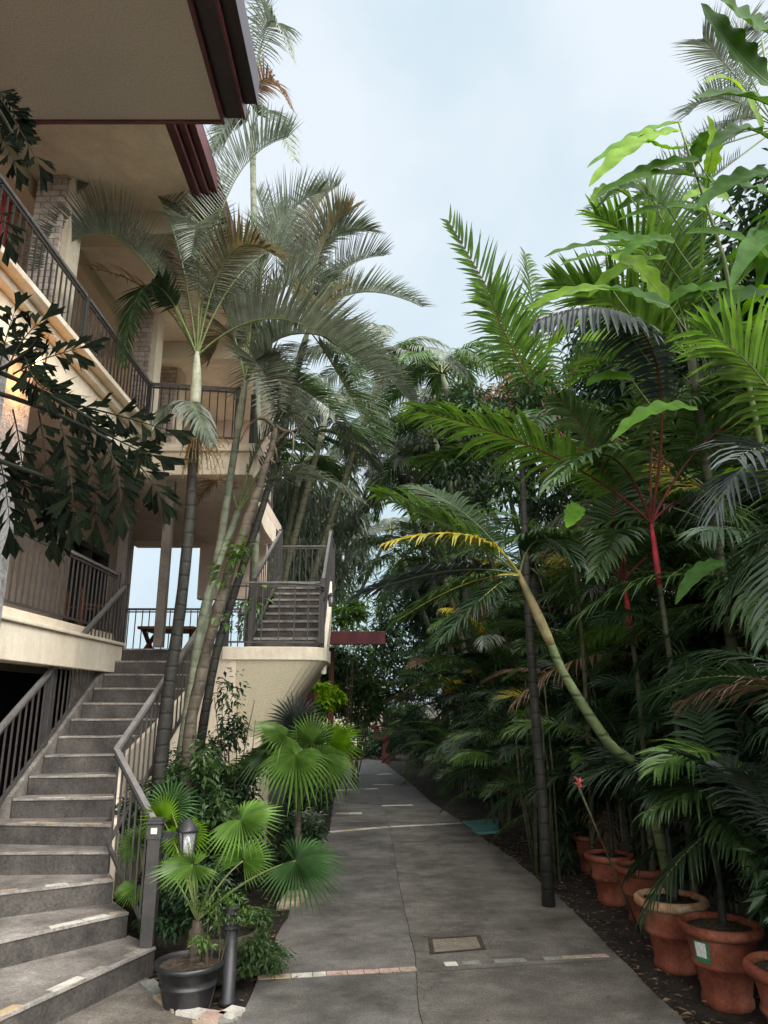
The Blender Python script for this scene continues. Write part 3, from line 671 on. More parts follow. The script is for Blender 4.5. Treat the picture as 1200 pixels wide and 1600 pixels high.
P_('roof_fascia', 'maroon', f, bevel=.006)
P_('roof', 'maroon_dark', lambda m: m.prism([(-1.9, 1), (-1.9, 13.5), (-6, 13.5), (-6, 1)][::-1], [ZC+.30+1.3, ZC+.30+1.3, ZC+.3, ZC+.3][::1] if 0 else ZC+.345, [ZC+1.6, ZC+1.6, ZC+.36, ZC+.36]))
# near roof over the foot of the stairs
ZN = 7.0; nx = -1.50
P_('porch_soffit', 'nearsoffit', lambda m: m.box(-5.4, nx, -2.5, 5.50, ZN, ZN+.05))
def f(m):
    m.mi = 0; m.box(nx, nx+.035, -2.5, 5.53, ZN-.03, ZN+.10); m.box(-5.4, nx-.002, 5.503, 5.53, ZN-.03, ZN+.12)
    m.mi = 1; m.box(nx+.037, nx+.20, -2.5, 5.52, ZN+.03, ZN+.22)
    m.mi = 0; m.box(nx+.20, nx+.225, -2.5, 5.525, ZN+.015, ZN+.25)
    m.mi = 1; m.box(nx+.227, nx+.33, -2.5, 5.42, ZN+.09, ZN+.36); m.box(nx+.33, nx+.35, -2.5, 5.425, ZN+.08, ZN+.4)
P_('porch_fascia', ['maroon', 'maroon_dark'], f, bevel=.004)
P_('porch_roof', 'maroon_dark', lambda m: m.box(-5.4, nx+.2, -2.5, 5.45, ZN+.26, ZN+.45))
# curved gallery slab behind the landing corner
def gal(s): y = 8.96+s*3.9; return y, -1.68-.36*math.sin(min(1, s*1.25)*math.pi/2)+.06*max(0, s-.7), 4.68-.06*s
def f(m):
    for i in range(12):
        (y0, a0, z0), (y1, a1, z1) = gal(i/12), gal((i+1)/12)
        m.prism([(-3.19, y0), (a0, y0), (a1, y1), (-3.19, y1)], [z0, z0, z1, z1], [z0+.22, z0+.22, z1+.22, z1+.22])
P_('gallery_slab', 'wall', f)
def f(m):
    for i in range(12):
        (y0, a0, z0), (y1, a1, z1) = gal(i/12), gal((i+1)/12)
        m.prism([(a0+.003, y0), (a0+.05, y0), (a1+.05, y1), (a1+.003, y1)], [z0-.03]*2+[z1-.03]*2, [z0+.30]*2+[z1+.30]*2)
P_('gallery_edge', 'trim', f)
railing(bd, [(-1.76, 9.05, 5.0), (-1.98, 10.6, 4.96), (-2.05, 12.8, 4.92)], h=.82, gap=.12, posts=(0,), name='gallery_railing')
P_('back_wall', 'wall', lambda m: m.box(-3.35, -2.15, 12.9, 13.1, Z1+1.15, 4.62))
# ================================================================== STAIRCASE TWO (upper flight with cantilever)
s2 = thing('upper_staircase', (-1.4, 9.3, Z1), 'upper concrete staircase with cream curved support rising from the landing', 'staircase')
N2 = 9; r2 = .15; T2 = .36; Y2 = 9.35
for k in range(N2):
    y0 = Y2+k*T2; y1 = y0+T2 if k < N2-1 else 13.4; z = Z1+r2*(k+1)
    x0 = -1.68-.012*k; x1 = -.84-.014*k
    if k == N2-1: x0 = -2.3
    m = MB(); m.box(x0, x1, y0, y1+.04, z-r2-.12, z); m.m = [1, 0, 1, 1, 1, 1]
    so_ = m.build('step', ['nosing', 'riser'], s2, bevel=.005)
    q = MB(); q.box(x0+.01, x1-.01, y0-.014, y0+.06, z-.028, z+.003); q.build('nosing_strip', 'nosing', so_)
# landing slab with rounded front corner and tapered support
cx, cy = -1.05, 9.33
front = [(-1.98, 8.98), (-1.3, 8.98)]+[(-1.05+.33*math.sin(R(a)), 9.33-.33*math.cos(R(a))) for a in range(0, 91, 15)]+[(-.72, 9.9), (-1.98, 9.9)]
m = MB(); m.prism(front, Z1-.15, Z1+.01); m.build('landing_slab', 'trim', s2, bevel=.008)
m = MB(); n = len(front); low = [(-1.80+(x+1.98)*.30, 9.1+(y-8.98)*.9) for x, y in front]
front2 = [(x if x > -1.9 else -1.80, y+.02) for x, y in front]; k0 = 0
m.v = [(x, y, Z1-.152) for x, y in front2]+[(x, y+.12, 1.42) for x, y in low]
m.face(tuple(range(n))); m.face(tuple(reversed(range(n, 2*n))))
for i in range(n): j = (i+1) % n; m.face((i, n+i, n+j, j))
m.build('tapered_support', 'soffit', s2)
m = MB(); m.box(-1.80, -1.50, 9.22, 10.0, 0, 1.418); m.build('support_column', 'wall2', s2)
m = MB(); m.box(-2.14, -1.803, 9.0, 9.25, 0, Z1-.01); m.build('end_wall', 'wall2', s2, bevel=.01)
def f(m):
    for i in range(11):
        def sec(s):
            y = 9.45+s*3.0; x = -.80-.17*s+.03*math.sin(s*3.1); z = Z1+.0+1.38*s+.06*math.sin(s*3.1); return y, x, z
        (y0, a0, z0), (y1, a1, z1) = sec(i/11), sec((i+1)/11)
        m.prism([(a0, y0), (a0+.06, y0), (a1+.06, y1), (a1, y1)], [z0-.30]*2+[z1-.30]*2, [z0+.05]*2+[z1+.05]*2)
m = MB(); f(m); m.build('curved_stringer', 'trim', s2)
railing(s2, [(-2.05, 9.03, Z1+.01), (-1.2, 9.03, Z1+.01), (-.87, 9.12, Z1+.01), (-.78, 9.4, Z1+.01)], h=.80, gap=.17, posts=(), name='landing_railing', hw=.03, hh=.022)
railing(s2, [(-.80, 9.42, Z1+.05), (-.93, 12.3, Z1+1.40)], h=.85, gap=.12, posts=(0, 1), name='stair_railing', hw=.04)
railing(s2, [(-1.72, 9.42, Z1+.05), (-1.80, 12.3, Z1+1.40)], h=.85, gap=.2, posts=(0, 1), name='stair_railing', hw=.04)
railing(s2, [(-2.2, 13.35, Z1+1.36), (-.95, 13.35, Z1+1.36)], h=.85, gap=.105, posts=(0, 1), name='landing_railing', hw=.03, hh=.022)
railing(s2, [(-.95, 12.35, Z1+1.38), (-.95, 13.3, Z1+1.36)], h=.85, gap=.105, posts=(), name='landing_railing')
# ================================================================== FURNITURE, LAMPS
def lantern(loc, label, rot=0, s=1, lit=False, group=None):
    e = thing('wall_lantern', loc, label, 'lantern', group); loc = V(loc)
    b = MB(); b.box(-.012, .012, -.045, 0, -.02, .02); b.bar((0, -.04, .0), (0, -.11, .05), .012, .012); b.build('bracket', 'charcoal', e).location = (0, 0, 0)
    c = MB(); c.lathe([(.001, .075), (.02, .07), (.045, .04), (.052, .03), (.05, .025)], 4, (0, -.11, 0)); c.build('cap', 'charcoal', e).location = (0, 0, 0)
    g_ = MB(); g_.lathe([(.030, -.10), (.042, .024)], 4, (0, -.11, 0)); g_.build('glass', 'lglass', e).location = (0, 0, 0)
    f_ = MB(); f_.lathe([(.034, -.115), (.036, -.10)], 4, (0, -.11, 0))
    for a in range(4):
        q = R(a*90); f_.bar((.030*math.cos(q), -.11+.030*math.sin(q), -.10), (.043*math.cos(q), -.11+.043*math.sin(q), .024), .006, .006)
    f_.build('cage', 'charcoal', e).location = (0, 0, 0)
    l = MB(); l.lathe([(.004, -.08), (.016, -.07), (.02, -.05), (.014, -.03), (.008, 0)], 12, (0, -.11, 0)); l.build('bulb', 'lit' if lit else 'bulb', e).location = (0, 0, 0)
    e.rotation_euler = (0, 0, rot); e.scale = (s, s, s); return e
lantern((newel.x+.05, newel.y, .87), 'black carriage lantern on the newel post by the fan palm', R(80), 1.7)
lantern(W(527, 870, 12.25), 'small lantern on upper post of the curved stair, highest of three', R(70), .95)
lantern(W(505, 935, 9.35), 'small lantern on the corner post at the foot of the upper flight', R(80), .95)
lantern(W(392, 950, 9.35), 'small lantern hanging on left rail post of the upper flight', R(-60), .95)
lamp = lantern((-2.95, 5.32, 4.50), 'lit wall lantern glowing orange below the balcony edge', R(90), 1.5, lit=True)
ld = bpy.data.lights.new('lantern_light', 'POINT'); ld.energy = 9; ld.color = (1, .40, .10); ld.shadow_soft_size = .04
lo = bpy.data.objects.new('lantern_light', ld); C.objects.link(lo); lo.parent = lamp; lo.location = (0, -.11, -.16)
# bollard
bp = W(359, 1500, 5.2); bo = thing('bollard_light', (bp.x, 5.2, 0), 'black bollard light with ribbed head beside the plastic pot', 'bollard')
m = MB(); m.lathe([(.055, -.03), (.055, 0), (.042, .012), (.042, .40)], 24, (bp.x, 5.2, 0)); m.build('pole', 'charcoal', bo)
m = MB(); pr = [(.042, .40)]
for i in range(4): z = .405+i*.028; pr += [(.052, z), (.058, z+.008), (.044, z+.022)]
pr += [(.05, .52), (.05, .535), (.02, .55)]
m.lathe(pr, 24, (bp.x, 5.2, 0)); m.build('head', 'charcoal', bo)
# wooden chairs and table on the first level
def chair(x, y, z, rot, label):
    e = thing('wooden_chair', (x, y, z), label, 'chair', None); e.rotation_euler = (0, 0, rot)
    m = MB(); m.box(-.22, .22, -.22, .22, .40, .44); m.build('seat', 'wood', e, bevel=.006)
    for sx in (-1, 1):
        for sy in (-1, 1):
            q = MB(); q.box(-.025, .025, -.025, .025, 0, .4 if sy < 0 else .82); l = q.build('leg', 'wood', e); l.location = (sx*.2, sy*.2, 0)
        q = MB(); q.box(-.03, .03, -.24, .2, .60, .63); q.build('armrest', 'wood', e).location = (sx*.21, 0, 0)
    m = MB()
    for i in range(4): m.box(-.17, .17, .19, .21, .5+i*.09, .56+i*.09)
    m.build('backrest', 'wood', e)
chair(-4.0, 7.0, Z1, R(-60), 'brown wooden armchair behind the left part of the lower balcony railing')
chair(-4.05, 9.9, Z1, R(140), 'brown wooden chair beside the sliding door on the lower balcony')
tb = thing('picnic_table', (-3.1, 10.7, Z1), 'low dark wooden table on the open landing near the tall post', 'table')
m = MB()
for i in range(5): m.box(-.4, .4, -.36+i*.15, -.225+i*.15, .36, .40)
m.build('tabletop', 'wood', tb).location = (0, 0, 0)
for sx in (-1, 1):
    q = MB(); q.bar((sx*.33, -.3, 0), (sx*.33, .3, .36), .05, .04); q.bar((sx*.33, .3, 0), (sx*.33, -.3, .36), .05, .04); q.build('leg', 'wood', tb).location = (0, 0, 0)
# pergola beyond the stairs
pg = thing('wooden_pergola', (-1, 17, 0), 'dark red wooden pergola with beam and posts beyond the curved stairs', 'pergola')
a = W(510, 995, 15.5); b = W(602, 998, 15.5)
m = MB(); m.box(a.x-.3, b.x, 15.5, 15.62, a.z-.16, a.z+.12); m.box(a.x-.3, b.x-.1, 15.7, 16.9, a.z+.0, a.z+.05); m.build('beam', 'redwood', pg, bevel=.01)
for (u, y) in ((496, 15.4), (484, 16.2), (518, 16.5)):
    x = W(u, 1050, y).x; q = MB(); q.box(x-.06, x+.06, y-.05, y+.05, 0, a.z-.16); q.build('post', 'redwood' if u < 500 else 'wood', pg)
for (u, y, lab) in ((603, 24.5, 'red painted post at the far end of the path, right one of the pair'), (588, 27.5, 'red painted post at the far end of the path, left one of the pair')):
    x = W(u, 1150, y).x; q = MB(); q.box(x-.11, x+.11, y-.1, y+.1, 0, 1.0); q.box(x-.14, x+.14, y-.13, y+.13, 0, .25); q.box(x-.15, x+.15, y-.14, y+.14, 1.0, 1.06)
    tag(q.build('red_post', 'redwood', bevel=.01), lab, 'post')
m = MB(); xx = W(560, 1150, 31); m.box(xx.x-2.5, xx.x+1.0, 31, 31.2, 0, 2.4); m.box(xx.x-2.6, xx.x+1.1, 30.9, 31.25, 2.4, 2.55)
tag(m.build('garden_wall', 'wall2'), 'cream garden wall at the far end of the path', 'wall')
# ================================================================== POTS
def pot(loc, label, s=1, mat='terracotta', group='terracotta pots along the right of the path', sticker=False, soil='mulch'):
    e = thing('terracotta_pot', loc, label, 'pot', group)
    prof = [(.15, 0), (.165, .015), (.165, .05), (.155, .06), (.185, .22), (.205, .235), (.212, .25), (.205, .265), (.2, .275), (.225, .40), (.262, .415), (.275, .435), (.272, .462), (.255, .475), (.225, .472), (.215, .44)]
    m = MB(); m.lathe([(r*s, z*s) for r, z in prof[:10]], 40, cap=False); m.build('pot_body', 'terracotta', e).location = (0, 0, 0)
    m = MB(); m.lathe([(r*s, z*s) for r, z in prof[9:]], 40, cap=False); m.build('rim', mat, e).location = (0, 0, 0)
    q = MB(); n = 20; k0 = 0; rr = .22*s
    q.v = [(0, 0, .455*s)]+[(rr*math.cos(6.2832*i/n), rr*math.sin(6.2832*i/n), (.435+rnd(-.006, .006))*s) for i in range(n)]
    for i in range(n): q.face((0, 1+i, 1+(i+1) % n))
    for i in range(260):
        a = rnd(0, 6.28); r = rr*math.sqrt(random.random())*.97; L = rnd(.008, .02); b = rnd(0, 6.28); x, y = r*math.cos(a), r*math.sin(a); z = .455*s-.02*s*(r/rr)+rnd(0, .014)
        n0 = len(q.v); q.v += [(x, y, z), (x+L*math.cos(b), y+L*math.sin(b), z+rnd(0, .01)), (x+L*math.cos(b+1.2), y+L*math.sin(b+1.2), z+rnd(-.005, .01))]; q.face((n0, n0+1, n0+2))
    q.build('potting_soil', soil, e).location = (0, 0, 0)
    if sticker:
        c = MB(); 
        for i in range(6):
            a0, a1 = R(196+i*5), R(201+i*5)
            f_ = lambda a, z, k: (((.21+(z-.28)*.12)*s+k)*math.cos(a), ((.21+(z-.28)*.12)*s+k)*math.sin(a), z*s)
            c.mi = 0; c.quad(f_(a0, .27, .006), f_(a1, .27, .006), f_(a1, .395, .006), f_(a0, .395, .006))
            if 1 <= i <= 4:
                c.mi = 1; c.quad(f_(a0, .30, .009), f_(a1, .30, .009), f_(a1, .385, .009), f_(a0, .385, .009))
        c.build('sticker', ['greencard', 'plate'], e).location = (0, 0, 0)
    return e

pots = [(1168, 1508, 'nearest terracotta pot, cut off at the right edge of the picture', .5, 'terracotta', 0, 'mulch'),
        (1062, 1440, 'second nearest terracotta pot, with green and white sticker on its side', .5, 'terracotta', 1, 'mulch'),
        (993, 1400, 'terracotta pot with pale lichen covered rim, behind the stickered pot', .5, 'terracotta_pale', 0, 'soil'),
        (960, 1352, 'terracotta pot with dark bark chips on its soil, fourth from the front', .48, 'terracotta', 0, 'mulch'),
        (914, 1333, 'terracotta pot under the drooping fronds, fifth from the front', .46, 'terracotta', 0, 'soil'),
        (893, 1303, 'smaller terracotta pot behind the flower stem, sixth from the front', .42, 'terracotta', 0, 'mulch'),
        (867, 1278, 'small terracotta pot with dry leaves, beside the dark trunk', .42, 'terracotta', 0, 'mulch'),
        (856, 1266, 'farthest terracotta pot, half hidden behind the dark trunk', .42, 'terracotta', 0, 'soil')]
potpos = []
for (u, v, lab, wd, mt, stk, so_) in pots:
    s = wd/.53; zr = .47*s; c = G(u, v, zr); rad = .272*s; x = c.x+rad
    potpos.append((x, c.y, zr)); e = pot((x, c.y, -.03), lab, s*1.0, mt, sticker=bool(stk), soil=so_); e.scale = (1, 1, 1.06); e.rotation_euler = (0, 0, 0)
# black plastic pot with fan palm
bpx = W(297, 1500, 5.15); BP = V((bpx.x, 5.15, 0))
e = thing('plastic_pot', BP, 'large black plastic pot behind the curved tile edging', 'pot')
m = MB(); m.lathe([(r*1.02, z*.82) for r, z in [(.145, 0), (.15, .02), (.17, .13), (.178, .135), (.18, .145), (.172, .15), (.178, .19), (.186, .195), (.19, .25), (.20, .25), (.212, .26), (.212, .29), (.195, .292), (.185, .25)]], 40, cap=False); m.build('pot_body', 'black', e).location = (0, 0, 0)
m = MB(); m.lathe([(.001, .215), (.19, .21)], 24, cap=False); m.build('potting_soil', 'mulch', e).location = (0, 0, 0)
e = thing('clay_planter', (BP.x+.12, BP.y+.42, 0), 'olive brown planter bowl behind the black plastic pot', 'pot')
m = MB(); m.lathe([(.14, 0), (.22, .2), (.235, .22), (.235, .30), (.22, .30), (.21, .26)], 32, cap=False); m.build('pot_body', 'cane', e).location = (0, 0, 0)
m = MB(); m.lathe([(.001, .27), (.212, .265)], 24, cap=False); m.build('potting_soil', 'soil', e).location = (0, 0, 0)
# ================================================================== PALMS (feather)
def palm(name, label, cat, pts, rad, tmat, fr, leaf='l_grey', stalk='stalk', shaft=None, sm=None, group=None, n=46, L=.42, w=.03, droop=.5, lift=.25, flare=1.25, twist=None, ns=3, rr=.014):
    """fr: list of (p1, p2[, leaf material, overrides]) control points of every leaf, leaving the top of the trunk"""
    pts = [V(p) for p in pts]; e = thing(name, pts[0], label, cat, group)
    m = MB(); N_ = len(pts); rs = [rad*(flare if i == 0 else 1-.25*i/(N_-1)) for i in range(N_)]
    # resample smoothly
    P = []; Q = []
    for i in range(N_-1):
        a = pts[max(i-1, 0)]; b = pts[i]; c = pts[i+1]; d = pts[min(i+2, N_-1)]
        for j in range(5):
            t = j/5; P.append(.5*((2*b)+(c-a)*t+(2*a-5*b+4*c-d)*t*t+(3*b-a-3*c+d)*t**3)); Q.append(rs[i]+(rs[i+1]-rs[i])*t)
    P.append(pts[-1]); Q.append(rs[-1]); Q = [q*(1+rnd(-.03, .03)) for q in Q]
    m.tube(P, Q, 14); m.build('trunk', tmat, e)
    top = pts[-1]
    if shaft:
        q = MB(); dirv = (pts[-1]-pts[-2]).normalized(); a = top; L_ = shaft
        r0 = rs[-1]; q.tube([a-dirv*.02, a+dirv*L_*.12, a+dirv*L_*.35, a+dirv*L_*.7, a+dirv*L_], [r0*1.02, r0*1.22, r0*1.25, r0*.95, r0*.5], 14); q.build('crownshaft', sm or 't_shaft', e)
        top = top+dirv*L_*.93
    for it in fr:
        o = dict(n=n, L=L, w=w, lift=lift, droop=droop, twist=rnd(-.5, .5) if twist is None else twist, ns=ns, rr=rr)
        p1, p2 = it[0], it[1]; lm = it[2] if len(it) > 2 and it[2] else leaf
        if len(it) > 3: o.update(it[3])
        st_ = o.pop('stalk', stalk)
        f = MB(); frond(f, top, p1, p2, **o); f.build('frond', [lm, st_], e, origin=top)
    return e, top
def ring(top, n, L, el=(.2, 1.2), droop=.35, az0=None, jit=.3, azr=(0, 2*math.pi)):
    o = []; a0 = rnd(0, 6) if az0 is None else az0
    for i in range(n):
        az = azr[0]+(azr[1]-azr[0])*((i+rnd(-jit, jit))/n)+(a0 if azr[1] > 6 else 0); e_ = rnd(*el); l = L*rnd(.85, 1.1)
        _, p1, p2 = frond_dir(top, az, e_, l, droop*rnd(.7, 1.35)); o.append((p1, p2))
    return o
# --- left group
Y1 = 7.0
e1, top1 = palm('feather_palm', 'tall palm with dark trunk and pale crownshaft in front of the balconies', 'palm tree',
    [W(246, 1240, Y1)*V((1, 1, 0))+V((0, 0, -.05)) if 0 else V((W(246, 1240, Y1).x-.02, Y1, 0)), W(258, 1120, Y1), W(282, 950, Y1), W(297, 800, Y1), W(303, 690, Y1), W(305, 635, Y1)], .062, 't_dark',
    [(W(262, 165, Y1), W(118, 305, Y1-.3), None, dict(L=.62, n=78, lift=1.5, droop=.05, twist=0, w=.027)),
     (W(185, 270, Y1), W(68, 420, Y1-.4), None, dict(L=.58, n=74, lift=1.5, droop=.05, twist=0, w=.027)),
     (W(225, 335, Y1-.3), W(190, 565, Y1-.8), 'l_dark', dict(L=.50, n=66, w=.03, lift=-.1, droop=.25, twist=.1)),
     (W(318, 260, Y1), W(300, 400, Y1-1.1), None, dict(L=.5, n=64, w=.022, droop=.2)),
     (W(330, 240, Y1+.3), W(450, 215, Y1-.1), None, dict(L=.70, n=66, lift=1.0, droop=.05, w=.027)),
     (W(345, 330, Y1), W(430, 400, Y1-.5), 'l_orange', dict(L=.55, n=60, droop=.15)),
     (W(250, 380, Y1+.2), W(235, 380, Y1+1.2), 'l_orange', dict(L=.45, droop=.2)),
     (W(440, 425, Y1), W(590, 600, Y1-.4), None, dict(L=.72, n=80, lift=1.1, droop=.08, twist=.1, w=.027)),
     (W(250, 430, Y1+.5), W(140, 420, Y1+1.0), 'l_dead', dict(L=.35, n=40, gap=.3)),
     (W(360, 400, Y1+.3), W(455, 380, Y1+.6), None, dict(L=.6, n=64, lift=.8, droop=.1, w=.027)),
     (W(280, 330, Y1+.6), W(230, 300, Y1+1.2), None, dict(L=.5, n=60, lift=.8, droop=.1, w=.027))],
    shaft=.62, L=.58, w=.028, n=66, droop=.25)
f = MB(); fr0 = W(303, 640, Y1)
frond(f, fr0, W(285, 600, Y1-.3), W(330, 690, Y1-.7), n=40, L=.36, w=.026, droop=.8, lift=.1); frond(f, fr0, W(250, 610, Y1-.1), W(250, 680, Y1-.3), n=36, L=.3, w=.024, droop=.8)
f.build('low_frond', ['l_grey', 'stalk'], e1, origin=fr0)
# seed sprays
f = MB(); c = W(305, 690, Y1)
for i in range(46):
    a = rnd(0, 6.28); h = V((math.cos(a)*.6+.35, math.sin(a)*.6-.2, 0)); L_ = rnd(.18, .42); p1 = c+h*L_*.7+UP*rnd(.0, .14); p2 = c+h*L_*1.1-UP*rnd(.05, .42)
    f.mi = 1; f.tube([bez(c, p1, p2, j/6) for j in range(7)], [.004]*7, 3, False); f.mi = 0
    for j in range(16):
        q = bez(c, p1, p2, rnd(.35, 1)); dd = V((rnd(-1, 1), rnd(-1, 1), rnd(-1, .5))); leaflet(f, q, dd, UP, rnd(.03, .07), .008, .8, 2)
f.build('seed_spray', ['flower', 'flower'], e1, origin=c)
Y2_ = 7.6
e2, _ = palm('feather_palm', 'slender palm with pale green trunk between the dark and knobbly trunks', 'palm tree',
    [V((W(272, 1240, Y2_).x, Y2_, 0)), W(300, 1080, Y2_), W(322, 960, Y2_), W(342, 860, Y2_), W(357, 765, Y2_), W(372, 670, Y2_)], .05, 't_pale',
    [(W(400, 330, Y2_), W(500, 300, Y2_-.2), None, dict(L=.6, lift=.4)), (W(430, 470, Y2_), W(585, 560, Y2_-.5), None, {}), (W(350, 430, Y2_), W(290, 420, Y2_+.2), None, {}),
     (W(420, 500, Y2_-.2), W(470, 690, Y2_-.6), None, {}), (W(385, 420, Y2_+.2), W(420, 380, Y2_+.9), 'l_orange', {}), (W(440, 560, Y2_), W(560, 680, Y2_-.2), 'l_mid', dict(droop=.2, lift=.5)),
     (W(390, 380, Y2_+.3), W(450, 330, Y2_+.6), None, {}), (W(420, 400, Y2_), W(520, 440, Y2_+.1), None, {}), (W(360, 460, Y2_+.4), W(330, 560, Y2_+.8), 'l_orange', {}), (W(400, 520, Y2_-.4), W(430, 640, Y2_-1.0), None, {})],
    shaft=.62, L=.60, w=.028, n=66, droop=.2, lift=.6)
Y3 = 8.2
e3, _ = palm('feather_palm', 'palm with bushy crown and golden tinted leaflets rising highest over the path', 'palm tree',
    [V((W(290, 1230, Y3).x, Y3, 0)), W(330, 1060, Y3), W(365, 930, Y3+.3), W(420, 760, Y3+.7), W(455, 620, Y3+1), W(470, 560, Y3+1)], .05, 't_dark',
    [(W(480, 340, Y3+1), W(580, 360, Y3+.8), None, dict(L=.65, n=60, lift=.3)), (W(460, 320, Y3+1), W(530, 290, Y3+1.2), None, dict(L=.62, n=60)), (W(440, 400, Y3+1), W(400, 300, Y3+.7), None, dict(L=.55)),
     (W(540, 420, Y3+1), W(660, 480, Y3+.7), None, dict(L=.6, n=60, lift=.5, droop=.1)), (W(540, 500, Y3+1), W(650, 640, Y3+.5), None, dict(L=.55)), (W(500, 430, Y3+.6), W(520, 520, Y3+.0), 'l_orange', {}),
     (W(430, 480, Y3+.5), W(380, 620, Y3), None, {}), (W(480, 450, Y3+1.4), W(560, 450, Y3+2.2), 'l_orange', {}), (W(510, 480, Y3+.4), W(560, 600, Y3), 'l_mid', {}),
     (W(450, 420, Y3+1.4), W(450, 340, Y3+1.9), None, {}), (W(520, 400, Y3+1.2), W(600, 400, Y3+1.4), None, {}), (W(500, 520, Y3+1.2), W(600, 590, Y3+1.3), None, {}), (W(520, 560, Y3+.5), W(590, 700, Y3+.2), 'l_mid', {}), (W(490, 360, Y3+1), W(545, 330, Y3+.5), 'l_orange', {}), (W(455, 560, Y3+.5), W(440, 700, Y3+.2), None, {})],
    shaft=.5, L=.68, w=.029, n=70, droop=.2, lift=.7)
# knobbly leaning trunk with cut stubs
e = thing('leaning_tree', V((W(300, 1230, 6.9).x, 6.9, 0)), 'knobbly brown leaning trunk with bare cut stubs and small climbing leaves', 'tree')
YK = 6.9; pts = [V((W(285, 1230, YK).x, YK, 0)), W(300, 1120, YK), W(330, 990, YK), W(362, 880, YK), W(395, 790, YK), W(425, 700, YK), W(432, 665, YK)]
m = MB(); P = []; Q = []
for i in range(len(pts)-1):
    for j in range(8): P.append(pts[i].lerp(pts[i+1], j/8)+V((rnd(-.006, .006), rnd(-.006, .006), 0))); Q.append((.062-.028*(i+j/8)/6)*rnd(.9, 1.12))
m.tube(P, Q, 12); m.build('trunk', 't_brown', e)
for (a, b, c) in (((425, 700), (470, 640), (455, 720)), ((430, 670), (400, 630), (375, 690)), ((430, 665), (460, 690), (480, 650)), ((420, 715), (440, 740), (430, 700))):
    m = MB(); A, B, D = W(*a, YK), W(*b, YK-.1), W(*c, YK-.2); m.tube([bez(A, B, D, j/7) for j in range(8)], [.02, .018, .016, .014, .012, .01, .008, .006], 6); m.build('branch_stub', 't_brown', e)
for (u, v, n_) in ((372, 860, 60), (350, 890, 30), (405, 935, 16), (352, 970, 12)):
    m = MB(); leafcloud(m, W(u, v, YK-.12), (.14, .1, .16), n_, .085, .3, .2, .5); m.build('climbing_leaves', 'l_green', e, origin=W(u, v, YK))
# extra trunks in the clump
palm('feather_palm', 'short pale trunked palm of the left clump with fronds over the railing', 'palm tree', [V((W(262, 1235, 7.4).x, 7.4, 0)), W(310, 1000, 7.4), W(335, 900, 7.5), W(372, 800, 7.7)], .045, 't_pale',
     [(W(440, 690, 7.6), W(560, 780, 7.2), None, dict(L=.5)), (W(400, 650, 7.6), W(480, 640, 7.9), None, {}), (W(450, 620, 7.7), W(570, 700, 7.4), 'l_mid', {}), (W(350, 700, 7.8), W(300, 800, 8.0), 'l_dead', dict(L=.35))], L=.42, w=.026)
palm('small_palm', 'young dark palm at the foot of the left clump beside the stair railing', 'palm tree', [V((-1.75, 6.9, 0)), V((-1.72, 6.9, .4)), V((-1.7, 6.9, .6))], .03, 't_dark',
     ring(V((-1.7, 6.9, .6)), 8, .75, (.5, 1.3), .3), leaf='l_mid', L=.28, w=.024, n=32)
# top-left palm behind the roof
palm('feather_palm', 'tall grey palm hanging behind the porch roof corner', 'palm tree', [V((-2.2, 11.5, 0)), V((-2.1, 11.5, 5)), W(395, 250, 11.2)], .07, 't_pale',
     [(W(410, -60, 11), W(455, 90, 10.4), None, dict(L=.75, droop=.8)), (W(400, 60, 11), W(455, 170, 10.6), 'l_dead', dict(L=.6, droop=.6, gap=.3)), (W(410, 120, 11), W(460, 250, 10.5), None, dict(L=.7)), (W(380, 140, 11), W(330, 240, 11), None, {}), (W(400, 40, 11.5), W(430, -40, 11.5), None, {})], L=.7, w=.035, shaft=.6)
# --- fishtail palm in the left foreground
def wedge(mb, p, d, nrm, L, w):
    d = d.normalized(); sd = d.cross(nrm).normalized(); up = sd.cross(d); k = len(mb.v); sk = rnd(-.35, .35); tip = []
    for i in range(7):
        x = -1+2*i/6; tip.append(p+d*L*(1+sk*x+(.16 if i % 2 == 0 else -.10)*rnd(.5, 1.3))+sd*w*.72*x-UP*L*.10*rnd(.3, 1.4)+up*.05*L*(i % 2))
    a = p+d*L*.45-sd*w*.20; b = p+d*L*.45+sd*w*.20
    mb.v += [tuple(p), tuple(a), tuple(b)]+[tuple(q) for q in tip]
    mb.face((k, k+1, k+2)); mb.face((k+1, k+3, k+4)); mb.face((k+1, k+4, k+5)); mb.face((k+1, k+5, k+6, k+2)); mb.face((k+2, k+6, k+7)); mb.face((k+2, k+7, k+8)); mb.face((k+2, k+8, k+9))
ft = thing('fishtail_palm', (-2.6, 3.0, 0), 'dark fishtail palm fronds hanging into the left foreground', 'palm tree')
m = MB(); m.tube([V((-2.6, 3.0, -.03)), V((-2.55, 3.0, 1.5)), V((-2.5, 3.0, 3.0)), V((-2.4, 3.0, 4.6))], [.06, .05, .045, .035], 10); m.build('trunk', 't_dark', ft)
def pinna(m, a, b, c, n, L, w, both=True):
    m.mi = 1; m.tube([bez(a, b, c, j/8) for j in range(9)], [.006*(1-.7*j/8) for j in range(9)], 4, False); m.mi = 0
    for i in range(n):
        s = .08+.9*(i+.5)/n; p = bez(a, b, c, s); t = bezt(a, b, c, s)
        sd = t.cross(V((0, 1, 0))).normalized()
        for sg in (-1, 1):
            if random.random() < .1: continue
            dd = sd*sg*.8+t*.75+V((rnd(-.2, .2), rnd(-.5, .5), -.15))
            wedge(m, p, dd, V((rnd(-.4, .4), -1, rnd(-.2, .5))), L*rnd(.75, 1.2), w*rnd(.7, 1.2))
    wedge(m, c, bezt(a, b, c, 1), V((0, -1, .2)), L*1.4, w*1.5)
YF = 3.2
